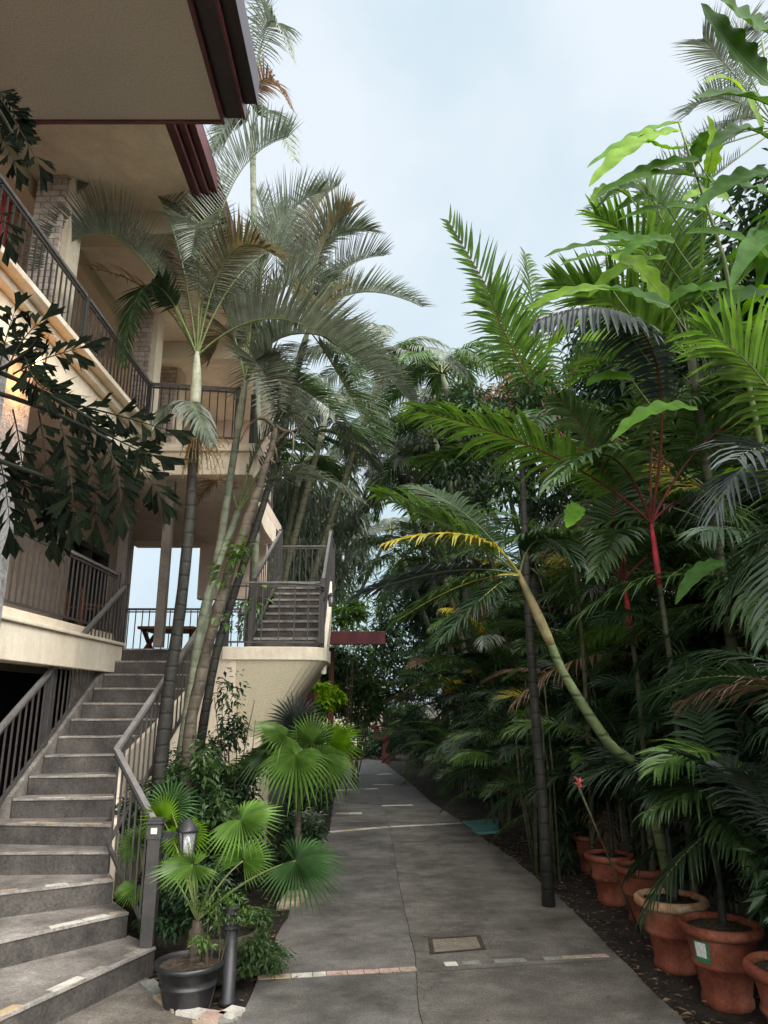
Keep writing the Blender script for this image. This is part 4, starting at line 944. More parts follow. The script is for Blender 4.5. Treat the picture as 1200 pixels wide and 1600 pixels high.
fts = [ # rachis and pinnae
 ([(-60, 600), (60, 625), (175, 690)], [((20, 640), (35, 700), (40, 790)), ((60, 640), (75, 720), (82, 830)), ((95, 660), (112, 730), (115, 800)), ((130, 680), (150, 740), (150, 810)), ((165, 690), (190, 740), (188, 790)), ((185, 700), (220, 720), (250, 775))]),
 ([(-60, 560), (60, 600), (150, 660)], [((100, 630), (160, 640), (255, 670)), ((60, 610), (110, 640), (140, 660)), ((120, 650), (180, 690), (235, 710))]),
 ([(-60, 700), (30, 730), (110, 760)], [((0, 740), (50, 760), (100, 770)), ((-10, 690), (10, 740), (15, 820)), ((60, 760), (90, 790), (95, 820))]),
 ([(-60, 590), (20, 585), (60, 530)], [((20, 585), (60, 560), (120, 545)), ((10, 580), (30, 530), (60, 505)), ((0, 570), (10, 520), (22, 490)), ((40, 560), (50, 600), (75, 610))]),
 ([(-60, 100), (-10, 150), (20, 210)], [((-10, 140), (20, 180), (60, 255)), ((-20, 170), (0, 200), (25, 260)), ((-30, 280), (-5, 300), (10, 370)), ((-10, 140), (15, 150), (30, 190))])]
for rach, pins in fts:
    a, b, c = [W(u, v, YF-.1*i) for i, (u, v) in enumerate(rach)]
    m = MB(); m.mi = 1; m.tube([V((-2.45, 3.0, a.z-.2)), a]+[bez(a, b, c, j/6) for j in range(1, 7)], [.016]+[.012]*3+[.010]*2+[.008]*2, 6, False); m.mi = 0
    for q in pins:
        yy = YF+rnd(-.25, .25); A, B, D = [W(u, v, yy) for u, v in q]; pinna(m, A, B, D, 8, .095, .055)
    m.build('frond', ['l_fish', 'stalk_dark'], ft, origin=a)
# ================================================================== FAN PALMS
def fan_palm(name, label, base, leaves, stem_h=.3, leaf='l_fan', group=None):
    base = V(base); e = thing(name, base, label, 'palm', group)
    m = MB(); top = base+UP*stem_h; m.tube([base-UP*.03, base+UP*stem_h*.5, top], [.045, .04, .03], 10); m.build('trunk', 't_brown', e)
    for it in leaves:
        hub, axis, nrm, Rr = it[0], it[1], it[2], it[3]; mt = it[4] if len(it) > 4 else leaf; dr = it[5] if len(it) > 5 else .3
        hub = V(hub); mid = (top+hub)/2+UP*.08*(hub-top).length+V((0, 0, .05))
        f = MB(); fan_blade(f, hub, axis, nrm, Rr, nseg=random.choice((32, 36, 40)), droop=dr); l = f.build('fan_leaf', mt, e, origin=hub)
        q = MB(); q.tube([bez(top, mid, hub, j/8) for j in range(9)], [.009-.0005*j for j in range(9)], 6, False); q.build('petiole', 'stalk', l)
    return e
B1 = V((BP.x+.02, BP.y+.05, .2))
fan_palm('fan_palm', 'fan palm with glossy round leaves growing in the black plastic pot', B1, [
    (W(376, 1280, 5.0), V((.5, -.3, -.1)), V((-.1, -.6, .8)), .31, 'l_fan', .35),
    (W(462, 1345, 5.15), V((1, -.2, -.2)), V((0, -.6, .8)), .36, 'l_fan2', .45),
    (W(302, 1352, 4.9), V((-.8, -.4, -.1)), V((.1, -.32, .95)), .27, 'l_fan', .2),
    (W(265, 1262, 6.0), V((.3, .2, .8)), V((.2, -.9, .2)), .27, 'l_fan2', .2),
    (W(256, 1285, 5.85), V((-.3, -.2, .8)), V((.8, -.5, .25)), .26, 'l_bright', .2),
    (W(290, 1300, 5.7), V((.4, -.4, -.6)), V((.3, -.8, .5)), .22, 'l_bright', .3),
    (W(222, 1320, 6.0), V((-.1, .1, .4)), V((.2, -.8, .5)), .22, 'l_fan', .3),
    (W(380, 1345, 5.4), V((.2, .3, .3)), V((.1, -.6, .8)), .26, 'l_fan', .3)], stem_h=.25)
B2 = V((W(468, 1200, 7.8).x, 7.8, 0))
fan_palm('fan_palm', 'tall fan palm with drooping bright leaves at the path edge below the curved stair', B2, [
    (W(448, 1150, 7.3), V((-.7, -.5, .3)), V((.2, -.45, .85)), .42, 'l_fan', .5),
    (W(488, 1160, 7.5), V((.2, .3, .9)), V((.5, -.8, .2)), .38, 'l_fan', .25),
    (W(462, 1180, 7.0), V((-.1, -.7, -.6)), V((0, -.5, .8)), .42, 'l_fan', .9),
    (W(500, 1180, 7.2), V((.7, -.4, -.4)), V((0, -.5, .9)), .42, 'l_fan', .9),
    (W(430, 1170, 7.3), V((-.8, -.2, -.3)), V((0, -.6, .9)), .38, 'l_mid', .9),
    (W(462, 1130, 8.0), V((-.1, .3, 1)), V((.1, -1, .2)), .40, 'l_slate', .2),
    (W(515, 1160, 7.6), V((1, .1, .5)), V((-.2, -.8, .6)), .40, 'l_bright', .4)], stem_h=.75)
fan_palm('fan_palm', 'small fan palm half hidden behind the lower stair railing', V((-1.78, 6.0, 0)), [
    (V((-1.86, 6.0, .75)), V((-.1, .3, .6)), V((.1, -.9, .4)), .22, 'l_fan2', .3), (V((-1.7, 6.0, .55)), V((.5, -.3, .2)), V((.1, -.7, .6)), .2, 'l_fan', .4), (V((-1.85, 5.95, .48)), V((-.1, -.5, -.2)), V((.1, -.7, .6)), .18, 'l_fan', .4)], .2)
# ================================================================== SHRUBS
def shrub(name, label, c, r, n, size, leaf='l_dark', stems=5, group=None, clumps=10, aspect=.42, shell=.3, cat='shrub', droop=.4):
    c = V(c); e = thing(name, (c.x, c.y, -.03), label, cat, group)
    m = MB()
    for i in range(stems):
        a = rnd(0, 6.28); t = c+V((math.cos(a)*r[0]*.6, math.sin(a)*r[1]*.6, rnd(-.1, .6)*r[2])); b = V((c.x+rnd(-.1, .1)*r[0], c.y+rnd(-.1, .1)*r[1], -.03)); md = (b+t)/2+V((rnd(-.1, .1), rnd(-.1, .1), .1))
        m.tube([bez(b, md, t, j/6) for j in range(7)], [max(.006, .018*max(r))*(1-.12*j) for j in range(7)], 5, False)
    m.build('stem', 'twig', e, origin=(c.x, c.y, -.03))
    f = MB(); leafcloud(f, c, r, n, size, droop, shell, aspect, clumps); f.build('foliage', leaf, e, origin=(c.x, c.y, -.03))
    return e
shrub('low_shrub', 'low feathery green shrub between the bollard light and the path', W(395, 1455, 5.7)*V((1, 1, 0))+V((0, 0, .2)), (.34, .4, .2), 2600, .045, 'l_mid', 4, clumps=14)
shrub('low_shrub', 'trailing dark shrub along the path edge behind the fan palm', V((-1.02, 6.2, .12)), (.25, .4, .14), 900, .05, 'l_mid', 3, clumps=8)
shrub('thin_shrub', 'thin fine leaved shrub sprawling over the black plastic pot', V((BP.x+.12, BP.y-.02, .5)), (.30, .22, .22), 500, .035, 'l_green', 6, clumps=9)
shrub('leafy_shrub', 'dark leafy shrub in front of the cream end wall', V((W(330, 1190, 7.2).x, 7.3, .85)), (.5, .45, .75), 2600, .085, 'l_dark', 6, clumps=14)
shrub('leafy_shrub', 'open twiggy shrub with small leaves beside the cream column', V((W(365, 1110, 7.8).x, 7.8, 1.5)), (.38, .35, .7), 800, .08, 'l_dark', 7, clumps=12)
shrub('leafy_shrub', 'dark shrub under the drooping fan palm at the path edge', V((-.98, 8.3, .4)), (.32, .6, .42), 2600, .07, 'l_dark', 5, clumps=12)
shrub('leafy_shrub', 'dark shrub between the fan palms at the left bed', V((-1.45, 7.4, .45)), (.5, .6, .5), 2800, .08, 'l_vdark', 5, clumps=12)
shrub('leafy_shrub', 'dark shrub at the foot of the left palm clump', V((-1.75, 6.6, .4)), (.4, .5, .45), 2200, .07, 'l_dark', 5, clumps=12)
shrub('leafy_shrub', 'variegated low shrub on the left path edge near the white tile line', V((-.95, 9.4, .3)), (.25, .8, .32), 1600, .08, 'l_grey', 5, clumps=9)
shrub('leafy_shrub', 'dark bush on the left path edge beyond the curved stair', V((-1.2, 13, .55)), (.5, 2.2, .6), 3600, .10, 'l_dark', 8, clumps=20)
shrub('leafy_shrub', 'yellow green bush below the pergola beam', W(515, 1085, 14.5), (.4, .4, .35), 500, .16, 'l_bright', 4, clumps=7)
e = thing('path_pot', (-.93, 9.2, 0), 'tall brown pot on the left edge of the path near the white tile line', 'pot')
m = MB(); m.lathe([(.08, 0), (.12, .35), (.13, .36), (.13, .40), (.11, .40)], 20, cap=False); m.build('pot_body', 'terracotta', e).location = (0, 0, 0)
shrub('leafy_shrub', 'dense dark shrub round the foot of the knobbly leaning trunk', V((-1.95, 7.0, .75)), (.45, .4, .75), 3000, .08, 'l_dark', 6, clumps=14)
shrub('leafy_shrub', 'dark shrub with upright shoots under the left palm trunks', V((-1.6, 7.0, 1.0)), (.4, .4, .6), 1500, .07, 'l_mid', 7, clumps=14)
shrub('leafy_shrub', 'dark shrub filling the gap behind the plastic pot', V((-1.35, 5.9, .3)), (.45, .35, .32), 2400, .06, 'l_dark', 5, clumps=12)
palm('small_palm', 'small feathery palm arching over the shrubs before the cream column', 'palm tree', [V((-1.5, 7.6, 0)), V((-1.5, 7.6, .5)), V((-1.48, 7.6, .8))], .03, 't_dark', ring(V((-1.48, 7.6, .8)), 9, 1.1, (.5, 1.3), .3), leaf='l_mid', L=.3, w=.02, n=36)
# stones by the path
sb = MB(); c = G(457, 1408); sb.prism([(c.x-.12, c.y-.25), (c.x+.08, c.y-.2), (c.x+.14, c.y+.2), (c.x+.04, c.y+.35), (c.x-.08, c.y+.2)], -.03, .05)
tag(sb.build('edging_stone', 'tile_tan', bevel=.02), 'flat tan stone on the left edge of the path under the fan leaf', 'stone')
# ================================================================== RIGHT SIDE: specific plants
# leaning green palm
YL = 5.7
pts = [V((W(1035, 1262, YL+.3).x+.1, YL+.4, 0)), W(1010, 1228, YL+.2), W(950, 1160, YL), W(885, 1060, YL), W(860, 1005, YL)]; LP_R = .043
eL, tL = palm('leaning_palm', 'palm with green trunk leaning left over the path and yellow crownshaft', 'palm tree', pts, LP_R, 't_green',
    [(W(740, 830, YL), W(590, 775, YL+.3), 'l_green', dict(L=.46, n=58, lift=.3, stalk='stalk')),
     (W(720, 870, YL), W(560, 930, YL-.2), 'l_slate', dict(L=.4, n=50, stalk='stalk')),
     (W(760, 800, YL-.2), W(600, 850, YL-.3), 'l_yellow', dict(L=.26, n=30, gap=.35, droop=.9, stalk='stalk_yellow')),
     (W(740, 890, YL-.1), W(620, 970, YL-.4), 'l_mid', dict(L=.35, n=44, stalk='stalk_yellow')),
     (W(780, 900, YL-.3), W(690, 1000, YL-.6), 'l_dark', dict(L=.38, stalk='stalk_yellow')),
     (W(730, 780, YL+.4), W(640, 760, YL+1), 'l_mid', dict(L=.42, n=50)),
     (W(830, 800, YL), W(900, 880, YL-.3), 'l_dark', dict(L=.35))],
    shaft=.62, sm='t_yellow', rr=.012, w=.03)
# red stemmed palms
def redpalm(label, base, mid, top, fr, shaft=.45, **k):
    return palm('red_stem_palm', label, 'palm tree', [base, mid, top], .027, 'cane', fr, shaft=shaft, sm='t_red', stalk='stalk_red', leaf='l_mid', n=34, L=.44, w=.05, droop=.6, **k)
redpalm('red crownshaft palm behind the leaning green trunk', V((W(1010, 1250, 6.9).x, 6.9, 0)), W(1000, 1100, 6.9), W(984, 975, 6.9),
    [(W(880, 800, 6.8), W(790, 850, 6.4)), (W(930, 790, 6.6), W(1000, 700, 6.3)), (W(960, 700, 7), W(870, 620, 6.7)), (W(1060, 800, 6.8), W(1150, 900, 6.5)), (W(990, 760, 6.5), W(930, 900, 5.8))])
redpalm('second red crownshaft palm with thick dark red stem near the right', V((W(1075, 1290, 6.0).x, 6.0, 0)), W(1055, 1100, 6.0), W(1030, 910, 6.0),
    [(W(1090, 400, 5.0), W(838, 500, 4.5), 'l_slate', dict(L=.46, n=42, w=.048, lift=-.6, droop=.55, twist=0, s0=.3)), (W(900, 700, 5.8), W(650, 640, 5.6), 'l_green', dict(L=.55, n=40, w=.05)), (W(1010, 600, 5.9), W(1060, 380, 5.9), 'l_green', dict(L=.6)), (W(1100, 640, 5.8), W(1220, 640, 5.4)), (W(960, 640, 5.6), W(860, 760, 5.0)), (W(1100, 720, 5.8), W(1190, 860, 5.2))], shaft=.55)
redpalm('tall red stemmed palm with upright green fronds in the middle of the right bank', V((W(880, 1300, 8.5).x+.3, 8.5, 0)), W(910, 1000, 8.5), W(880, 740, 8.5),
    [(W(830, 560, 8.4), W(700, 345, 8.2), 'l_green', dict(L=.62, n=40, lift=.3, droop=.15)), (W(800, 560, 8.4), W(760, 450, 8), 'l_green', dict(L=.7)), (W(780, 640, 8.2), W(640, 640, 7.8), 'l_green', dict(L=.7)), (W(790, 700, 8.2), W(650, 720, 8), 'l_green', dict(L=.6)), (W(880, 560, 8.6), W(960, 520, 8.4)), (W(850, 600, 8), W(820, 700, 7.2)), (W(840, 520, 8.8), W(820, 400, 9.2), 'l_mid', dict(L=.5)), (W(900, 700, 8), W(960, 780, 7.4))], shaft=.6)
# dark trunk near the pots
m = MB(); yb = 7.4; e = thing('dark_trunk_tree', V((W(855, 1370, yb).x, yb, 0)), 'straight dark trunked tree beside the pots, its crown lost among palm leaves', 'tree')
m.tube([V((W(855, 1370, yb).x, yb, -.05)), W(848, 1250, yb), W(835, 1100, yb+.1), W(822, 900, yb+.3), W(815, 700, yb+.5)], [.062, .05, .045, .04, .03], 12); m.build('trunk', 't_dark', e)
m = MB(); leafcloud(m, W(800, 700, yb+1), (1.0, 1.0, 1.0), 2600, .11, .5, .2, .35, 16); m.build('crown', 'l_dark', e, origin=W(815, 700, yb))
cc = thing('cane_clump', V((at_y(RR, 8.6)+.12, 8.6, 0)), 'clump of thin dark canes beside the straight dark trunk', 'plant')
for i in range(13):
    y = rnd(8.1, 9.2); bse = V((at_y(RR, y)+rnd(.03, .22), y, -.03)); tp = bse+V((rnd(-.2, .15), rnd(-.1, .1), rnd(1.0, 2.2)))
    m = MB(); m.tube([bse, bse.lerp(tp, .5)+V((rnd(-.05, .05), 0, 0)), tp], [.014, .011, .007], 6); m.build('cane', 'cane', cc)
f = MB(); leafcloud(f, V((at_y(RR, 8.8)+.3, 8.8, .9)), (.28, .4, .85), 1500, .11, .5, .2, .25, 16); f.build('foliage', 'l_dark', cc, origin=cc.location)
# foreground fronds at the right edge
palm('drooping_palm', 'near palm at the right edge with long pale slate leaflets', 'palm tree', [V((2.55, 3.6, 0)), V((2.5, 3.6, 1.2)), V((2.4, 3.6, 2.4))], .04, 'cane',
    [(W(1180, 620, 3.6), W(1120, 800, 3.3), 'l_slate', dict(L=.5, n=26, w=.022, droop=.6, lift=.1)), (W(1230, 640, 3.5), W(1150, 720, 3.1), 'l_slate', dict(L=.45, n=24, w=.022)), (W(1220, 560, 3.6), W(1100, 520, 3.6), 'l_green', dict(L=.5)), (W(1250, 700, 3.7), W(1130, 960, 3.6), 'l_dark', {}), (W(1260, 500, 3.8), W(1130, 560, 3.8), 'l_mid', {}), (W(1260, 700, 3.6), W(1200, 1000, 3.3), 'l_dark', {})], leaf='l_mid', L=.4, w=.032, n=30)
# potted palms
names = ['nearest', 'stickered', 'lichen rimmed', 'bark chip filled', 'fifth', 'sixth', 'seventh', 'farthest']
for i, (x, y, z) in enumerate(potpos):
    c = V((x+.02, y, z-.04)); 
    if i == 1: fr = [(W(1150, 1190, y), W(1015, 1270, y-.3), 'l_mid', dict(L=.4, n=34, w=.036, droop=.9)), (W(1120, 1230, y), W(1180, 1350, y-.6), 'l_mid', dict(L=.36, w=.036, droop=.9)), (W(1190, 1150, y), W(1230, 1250, y-.4), 'l_mid', dict(L=.35)), (W(1080, 1180, y+.2), W(1000, 1230, y+.2), 'l_dark', {}), (W(1100, 1100, y+.2), W(1080, 1060, y+.4), 'l_dark', {})]
    elif i == 0: fr = ring(c+UP*.5, 6, .9, (1.1, 1.45), .12)
    else: fr = ring(c+UP*.5, 6, rnd(.7, .95), (1.05, 1.45), .12)
    palm('potted_palm', 'dark feather palm growing in the %s terracotta pot' % names[i], 'palm', [c, c+UP*.25+V((.01, 0, 0)), c+UP*.5], .022, 't_dark', fr, leaf='l_vdark' if i != 1 else 'l_dark', L=.30, w=.028, n=28, droop=.6, flare=1.3, rr=.008, stalk='stalk_dark')
# flower stalk
a = G(1004, 1466); b = W(905, 1232, 5.5); e = thing('ginger_flower', a, 'single pink flower on a long leaning stalk among the pots', 'flower')
m = MB(); m.tube([a, a.lerp(b, .35), a.lerp(b, .7), b], [.008, .007, .006, .009], 6); m.build('stalk', 'cane', e)
m = MB()
for k in range(12): az = k*.9; leaflet(m, b+UP*.004*k, V((math.cos(az)*.8, math.sin(az)*.8, .35+.06*k)), UP, .055, .028, .1, 3)
m.build('bloom', 'l_pink', e, origin=b)
# ---------- broad leaves top right
gi = thing('ginger_plant', V((3.1, 5.2, 0)), 'tall ginger plant with broad bright wavy leaves against the sky at top right', 'plant')
stem_pts = [[V((3.1, 5.2, 0)), W(1190, 700, 5.2), W(1130, 400, 5.2), W(1060, 190, 5.1)], [V((3.3, 5.0, 0)), W(1260, 600, 4.9), W(1230, 300, 4.8), W(1190, 60, 4.7)]]
for s_ in stem_pts:
    m = MB(); m.tube([s_[0].lerp(s_[1], j/4) for j in range(4)]+[s_[1].lerp(s_[2], j/4) for j in range(4)]+[s_[2].lerp(s_[3], j/4) for j in range(5)], [.03-.0018*j for j in range(13)], 8); m.build('stem', 'stalk', gi)
bl = [((1065, 190), (1000, 200), (917, 262), .16, 5.1, 'l_banana', (.2, -.6, .8)), ((1062, 205), (990, 205), (920, 292), .20, 5.0, 'l_bright', (.2, -.7, .6)), ((1085, 225), (1040, 245), (1010, 215), .13, 5.1, 'l_banana', (0, -.6, .8)),
      ((1120, 285), (1020, 250), (932, 305), .19, 5.1, 'l_banana', (0, -.8, .6)), ((1105, 270), (1120, 230), (1105, 180), .2, 5.0, 'l_bright', (.3, -1, .2)), ((1075, 270), (1090, 220), (1120, 200), .16, 5.2, 'l_bdark', (.3, -1, .2)),
      ((1040, 480), (1000, 400), (955, 405), .26, 4.9, 'l_bright', (.2, -1, .3)), ((1010, 390), (920, 370), (850, 402), .15, 5.4, 'l_banana', (0, -.7, .7)), ((1000, 410), (940, 385), (875, 415), .13, 5.3, 'l_banana', (0, -.7, .7)),
      ((1150, 350), (1060, 300), (965, 345), .17, 5.3, 'l_banana', (0, -.8, .6)), ((1200, 130), (1150, 90), (1095, 5), .36, 4.2, 'l_bdark', (.2, -.9, .1)), ((1240, 190), (1170, 130), (1085, 155), .30, 4.4, 'l_bdark', (0, -.8, .6)),
      ((1230, 60), (1170, 50), (1110, -20), .30, 4.1, 'l_bdark', (.2, -.9, .3)), ((1215, 230), (1160, 170), (1105, 240), .2, 4.6, 'l_bdark', (.1, -.7, .6)), ((1190, 200), (1150, 95), (1100, 130), .14, 4.8, 'l_bright', (.1, -.8, .5)),
      ((1230, 280), (1160, 250), (1085, 330), .2, 4.7, 'l_bdark', (.1, -.8, .5)), ((1230, 330), (1180, 280), (1110, 290), .22, 4.9, 'l_bdark', (.1, -.8, .5)), ((1220, 420), (1150, 350), (1070, 365), .2, 4.9, 'l_banana', (.1, -.8, .5)),
      ((1230, 480), (1180, 430), (1100, 500), .18, 4.8, 'l_bdark', (.1, -.8, .5)), ((1090, 640), (1010, 620), (955, 690), .14, 4.8, 'l_banana', (.0, -.8, .6)), ((1230, 380), (1190, 330), (1140, 450), .2, 4.6, 'l_bdark', (.1, -.8, .5)),
      ((1130, 880), (1085, 880), (1055, 945), .12, 5.0, 'l_bdark', (0, -.8, .5)), ((905, 790), (895, 800), (885, 825), .15, 5.2, 'l_banana', (0, -1, .2))]
for (a, b, c, wd, Y, mt, nr) in bl:
    m = MB(); A, B, D = W(*a, Y+.1), W(*b, Y), W(*c, Y-.15); blade(m, A, B, D, wd, nr, wav=rnd(.04, .1)); m.build('leaf', [mt, 'stalk'], gi, origin=A)
for i in range(34):
    s_ = stem_pts[i % 2]; k = rnd(.35, 1); p = s_[1].lerp(s_[2], k*2-1) if k > .5 else s_[0].lerp(s_[1], .4+k*1.1); p = p+V((rnd(-.1, .8), rnd(-.3, .5), rnd(-.3, .6)))
    a = rnd(0, 6.28); h = V((math.cos(a), math.sin(a), 0)); L_ = rnd(.4, .7); m = MB(); blade(m, p, p+h*L_*.5+UP*.2, p+h*L_-UP*rnd(0, .25), rnd(.13, .2), None); m.build('leaf', [random.choice(('l_bdark', 'l_bdark', 'l_banana')), 'stalk'], gi, origin=p)
for i in range(15):
    u = rnd(930, 1190); v = 430-(u-860)*.75+rnd(-20, 260); Y = rnd(4.6, 5.6); p = W(u, v, Y); L_ = rnd(.35, .62); sgn = -1 if random.random() < .75 else 1
    m = MB(); m.mi = 1; m.tube([p, p+V((-sgn*.06, .05, -.05)), p+V((-sgn*.16, .1, -.16))], [.005, .005, .006], 5, False); m.mi = 0; blade(m, p, p+V((sgn*L_*.5, rnd(-.2, .2), .14)), p+V((sgn*L_, rnd(-.3, .3), -rnd(.0, .22))), rnd(.13, .22), (rnd(-.3, .3), -.8, .5)); m.build('leaf', [random.choice(('l_bdark', 'l_banana', 'l_banana', 'l_bright')), 'stalk'], gi, origin=p)
palm('feather_palm', 'bright green palm with stiff upright fronds between the ginger leaves', 'palm tree', [V((2.9, 6.0, 0)), V((2.85, 6.0, 2.0)), W(1080, 560, 6.0)], .05, 'cane',
    [(W(1060, 400, 6), W(930, 335, 5.8)), (W(1070, 400, 6), W(1010, 290, 5.9)), (W(1100, 400, 6), W(1110, 290, 5.9)), (W(1000, 480, 5.8), W(870, 440, 5.6)), (W(1000, 520, 5.8), W(900, 600, 5.3)), (W(1150, 420, 6), W(1210, 400, 5.8)), (W(1120, 480, 5.7), W(1190, 560, 5.2)), (W(1040, 430, 6.4), W(960, 400, 7))], leaf='l_green', L=.55, w=.04, n=44, droop=.25, lift=.35)
# grey lacy palm behind
palm('lacy_palm', 'tall thin grey palm fronds silhouetted on the sky at top right', 'palm tree', [V((4.9, 8.5, 0)), V((4.9, 8.5, 5)), W(1215, 200, 8.5)], .05, 't_pale',
    [(W(1120, 120, 8.5), W(1075, 180, 8.3)), (W(1100, 60, 8.5), W(1100, 60, 8.0)), (W(1060, 240, 8.5), W(920, 330, 8.0)), (W(1080, 200, 8.5), W(1040, 330, 8)), (W(1120, 40, 8.5), W(1180, 40, 8.2)), (W(1080, 300, 8.5), W(940, 420, 8)), (W(1140, 150, 8.5), W(1090, 260, 8))], leaf='l_grey', L=.6, w=.02, n=60, droop=.2, lift=.4, ns=2)
# ---------- generic palms along the right bank (prototype clumps copied)
def clump(label, nst, H, nf, Lf, leaf, group, seed, L=.36, w=.028, stalk='stalk', n=30):
    random.seed(seed); e = thing('clump_palm', (0, 0, 0), label, 'palm', group)
    for i in range(nst):
        a = rnd(0, 6.28); r0 = rnd(.05, .22); b = V((math.cos(a)*r0, math.sin(a)*r0, -.03)); hh = H*rnd(.45, 1); t = b+V((math.cos(a)*hh*.16, math.sin(a)*hh*.16, hh))
        m = MB(); md = (b+t)/2+V((0, 0, .1))-V((math.cos(a), math.sin(a), 0))*.05*hh; m.tube([bez(b, md, t, j/8) for j in range(9)], [.024-.001*j for j in range(9)], 7); m.build('stem', 'cane', e)
        for (p1, p2) in ring(t, nf, Lf, (.25, 1.35), .38):
            f = MB(); q_ = random.random(); lf = 'l_dead' if q_ < .05 else ('l_yellow' if q_ < .08 else ('l_green' if q_ < .22 else ('l_grey' if q_ < .3 else leaf)))
            frond(f, t, p1, p2, n=n, L=L*rnd(.85, 1.15), w=w*rnd(.8, 1.15), droop=rnd(.3, .8), lift=rnd(.0, .35), rr=.01, twist=rnd(-.5, .5), gap=rnd(0, .12)); f.build('frond', [lf, stalk], e, origin=t)
    return e
GA = 'areca palms massed along the right bank'
specs = [ # nstems, height, fronds per stem, frond length, leaf, L, w
 (4, 1.6, 6, 1.5, 'l_dark', .36, .028), (5, 2.6, 6, 1.8, 'l_dark', .42, .032), (4, 3.6, 7, 2.0, 'l_mid', .48, .034), (5, 1.0, 6, 1.2, 'l_mid', .30, .024), (3, 4.8, 8, 2.2, 'l_mid', .52, .034)]
protos = [clump('proto', *s_[:5], GA, 40+i, L=s_[5], w=s_[6]) for i, s_ in enumerate(specs)]
random.seed(11)
place = [(3, 2.35, 9.6, 'small palm clump beside the turquoise slab'), (1, 3.0, 4.6, 'dark areca clump behind the nearest pots'), (0, 2.6, 5.6, 'dark short areca clump behind the lichen rimmed pot'), (1, 2.8, 7.2, 'areca clump behind the leaning green trunk'),
 (0, 2.5, 8.4, 'short dark areca clump behind the small pots'), (2, 3.4, 6.3, 'tall areca clump above the red stems'), (2, 2.9, 9.6, 'tall areca clump in the middle of the right bank'), (0, 2.2, 10.6, 'dark areca clump just past the turquoise slab'),
 (1, 2.5, 11.4, 'areca clump at mid distance on the right bank'), (3, 1.9, 12.2, 'low feathery palm clump spilling towards the path at mid distance'), (4, 3.3, 11.0, 'very tall palm clump rising over the middle of the right bank'), (0, 2.0, 13.6, 'dark palm clump beyond the low feathery one'),
 (1, 2.1, 15.0, 'arching green palm clump over the far right path edge'), (3, 1.6, 15.2, 'low palm clump at the far right path edge'), (2, 2.6, 14.6, 'tall clump behind the arching green one'), (1, 1.7, 17.2, 'green palm clump near where the path narrows'),
 (3, 1.3, 18.4, 'low clump close to the narrowing path'), (4, 2.6, 18.0, 'very tall palm clump over the far right of the path'), (0, 1.2, 20.4, 'dark clump near the red posts'), (2, 1.8, 20.5, 'tall clump behind the red posts'), (4, 3.9, 7.8, 'very tall palm clump high on the right'), (2, 4.0, 4.8, 'tall palm clump at the right edge behind the ginger'), (4, 3.8, 14, 'very tall far palm clump behind the right bank'),
 (2, 4.3, 9.8, 'tall shaded clump deep in the right bank'), (1, 3.9, 6.0, 'shaded clump deep behind the pots')]
used = set()
for (k, x, y, lab) in place:
    if k in used: o = copy_tree(protos[k])
    else: o = protos[k]; used.add(k)
    o.location = (x+(.35 if y < 9 else 0), y, 0); o.rotation_euler = (0, 0, rnd(0, 6.28)); s_ = rnd(.9, 1.12); o.scale = (s_, s_, s_*rnd(.95, 1.08)); o['label'] = lab
# shaded understory on the right bank
shrubs = [((2.55, 4.2, .6), (.5, .8, .6)), ((3.2, 5.5, .9), (.7, 1.0, .9)), ((2.9, 7.4, .8), (.6, 1.1, .8)), ((2.45, 9.2, .7), (.5, .7, .7)), ((2.3, 10.9, .7), (.55, .9, .7)), ((2.1, 13.2, .7), (.55, 1.1, .75)), ((1.7, 16.5, .8), (.6, 1.2, .8)), ((1.2, 19.6, .9), (.6, 1.3, .9)), ((1.0, 23.2, 1.0), (.6, 1.3, 1.0))]
lbs = ['dark understory bush behind the nearest pots', 'tall dark bush behind the stickered pot', 'dark bush below the leaning trunk', 'dark leafy bush next to the turquoise slab', 'dark bush past the turquoise slab', 'dark bush at mid distance by the right path edge', 'dark bush where the path narrows on the right', 'dark bush before the red posts', 'dark bush beyond the red posts']
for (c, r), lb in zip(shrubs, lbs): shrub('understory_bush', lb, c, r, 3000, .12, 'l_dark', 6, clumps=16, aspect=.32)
# tall hedge closing the right bank; first two unseen, added to shade it
for i in range(-2, 9):
    y = 3.0+i*2.9; x = 5.3-.26*max(i, 0)
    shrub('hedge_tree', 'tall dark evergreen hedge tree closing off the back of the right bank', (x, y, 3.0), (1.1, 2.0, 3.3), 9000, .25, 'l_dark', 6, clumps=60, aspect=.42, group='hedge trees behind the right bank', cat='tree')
shrub('leafy_shrub', 'bush closing the view right of the red posts', (.3, 29, 1.2), (1.6, .8, 1.4), 3000, .2, 'l_mid', 7, clumps=18)
shrub('leafy_shrub', 'low bush at the bend of the far path', (.3, 26, .5), (.7, .6, .6), 1400, .15, 'l_dark', 6, clumps=12)
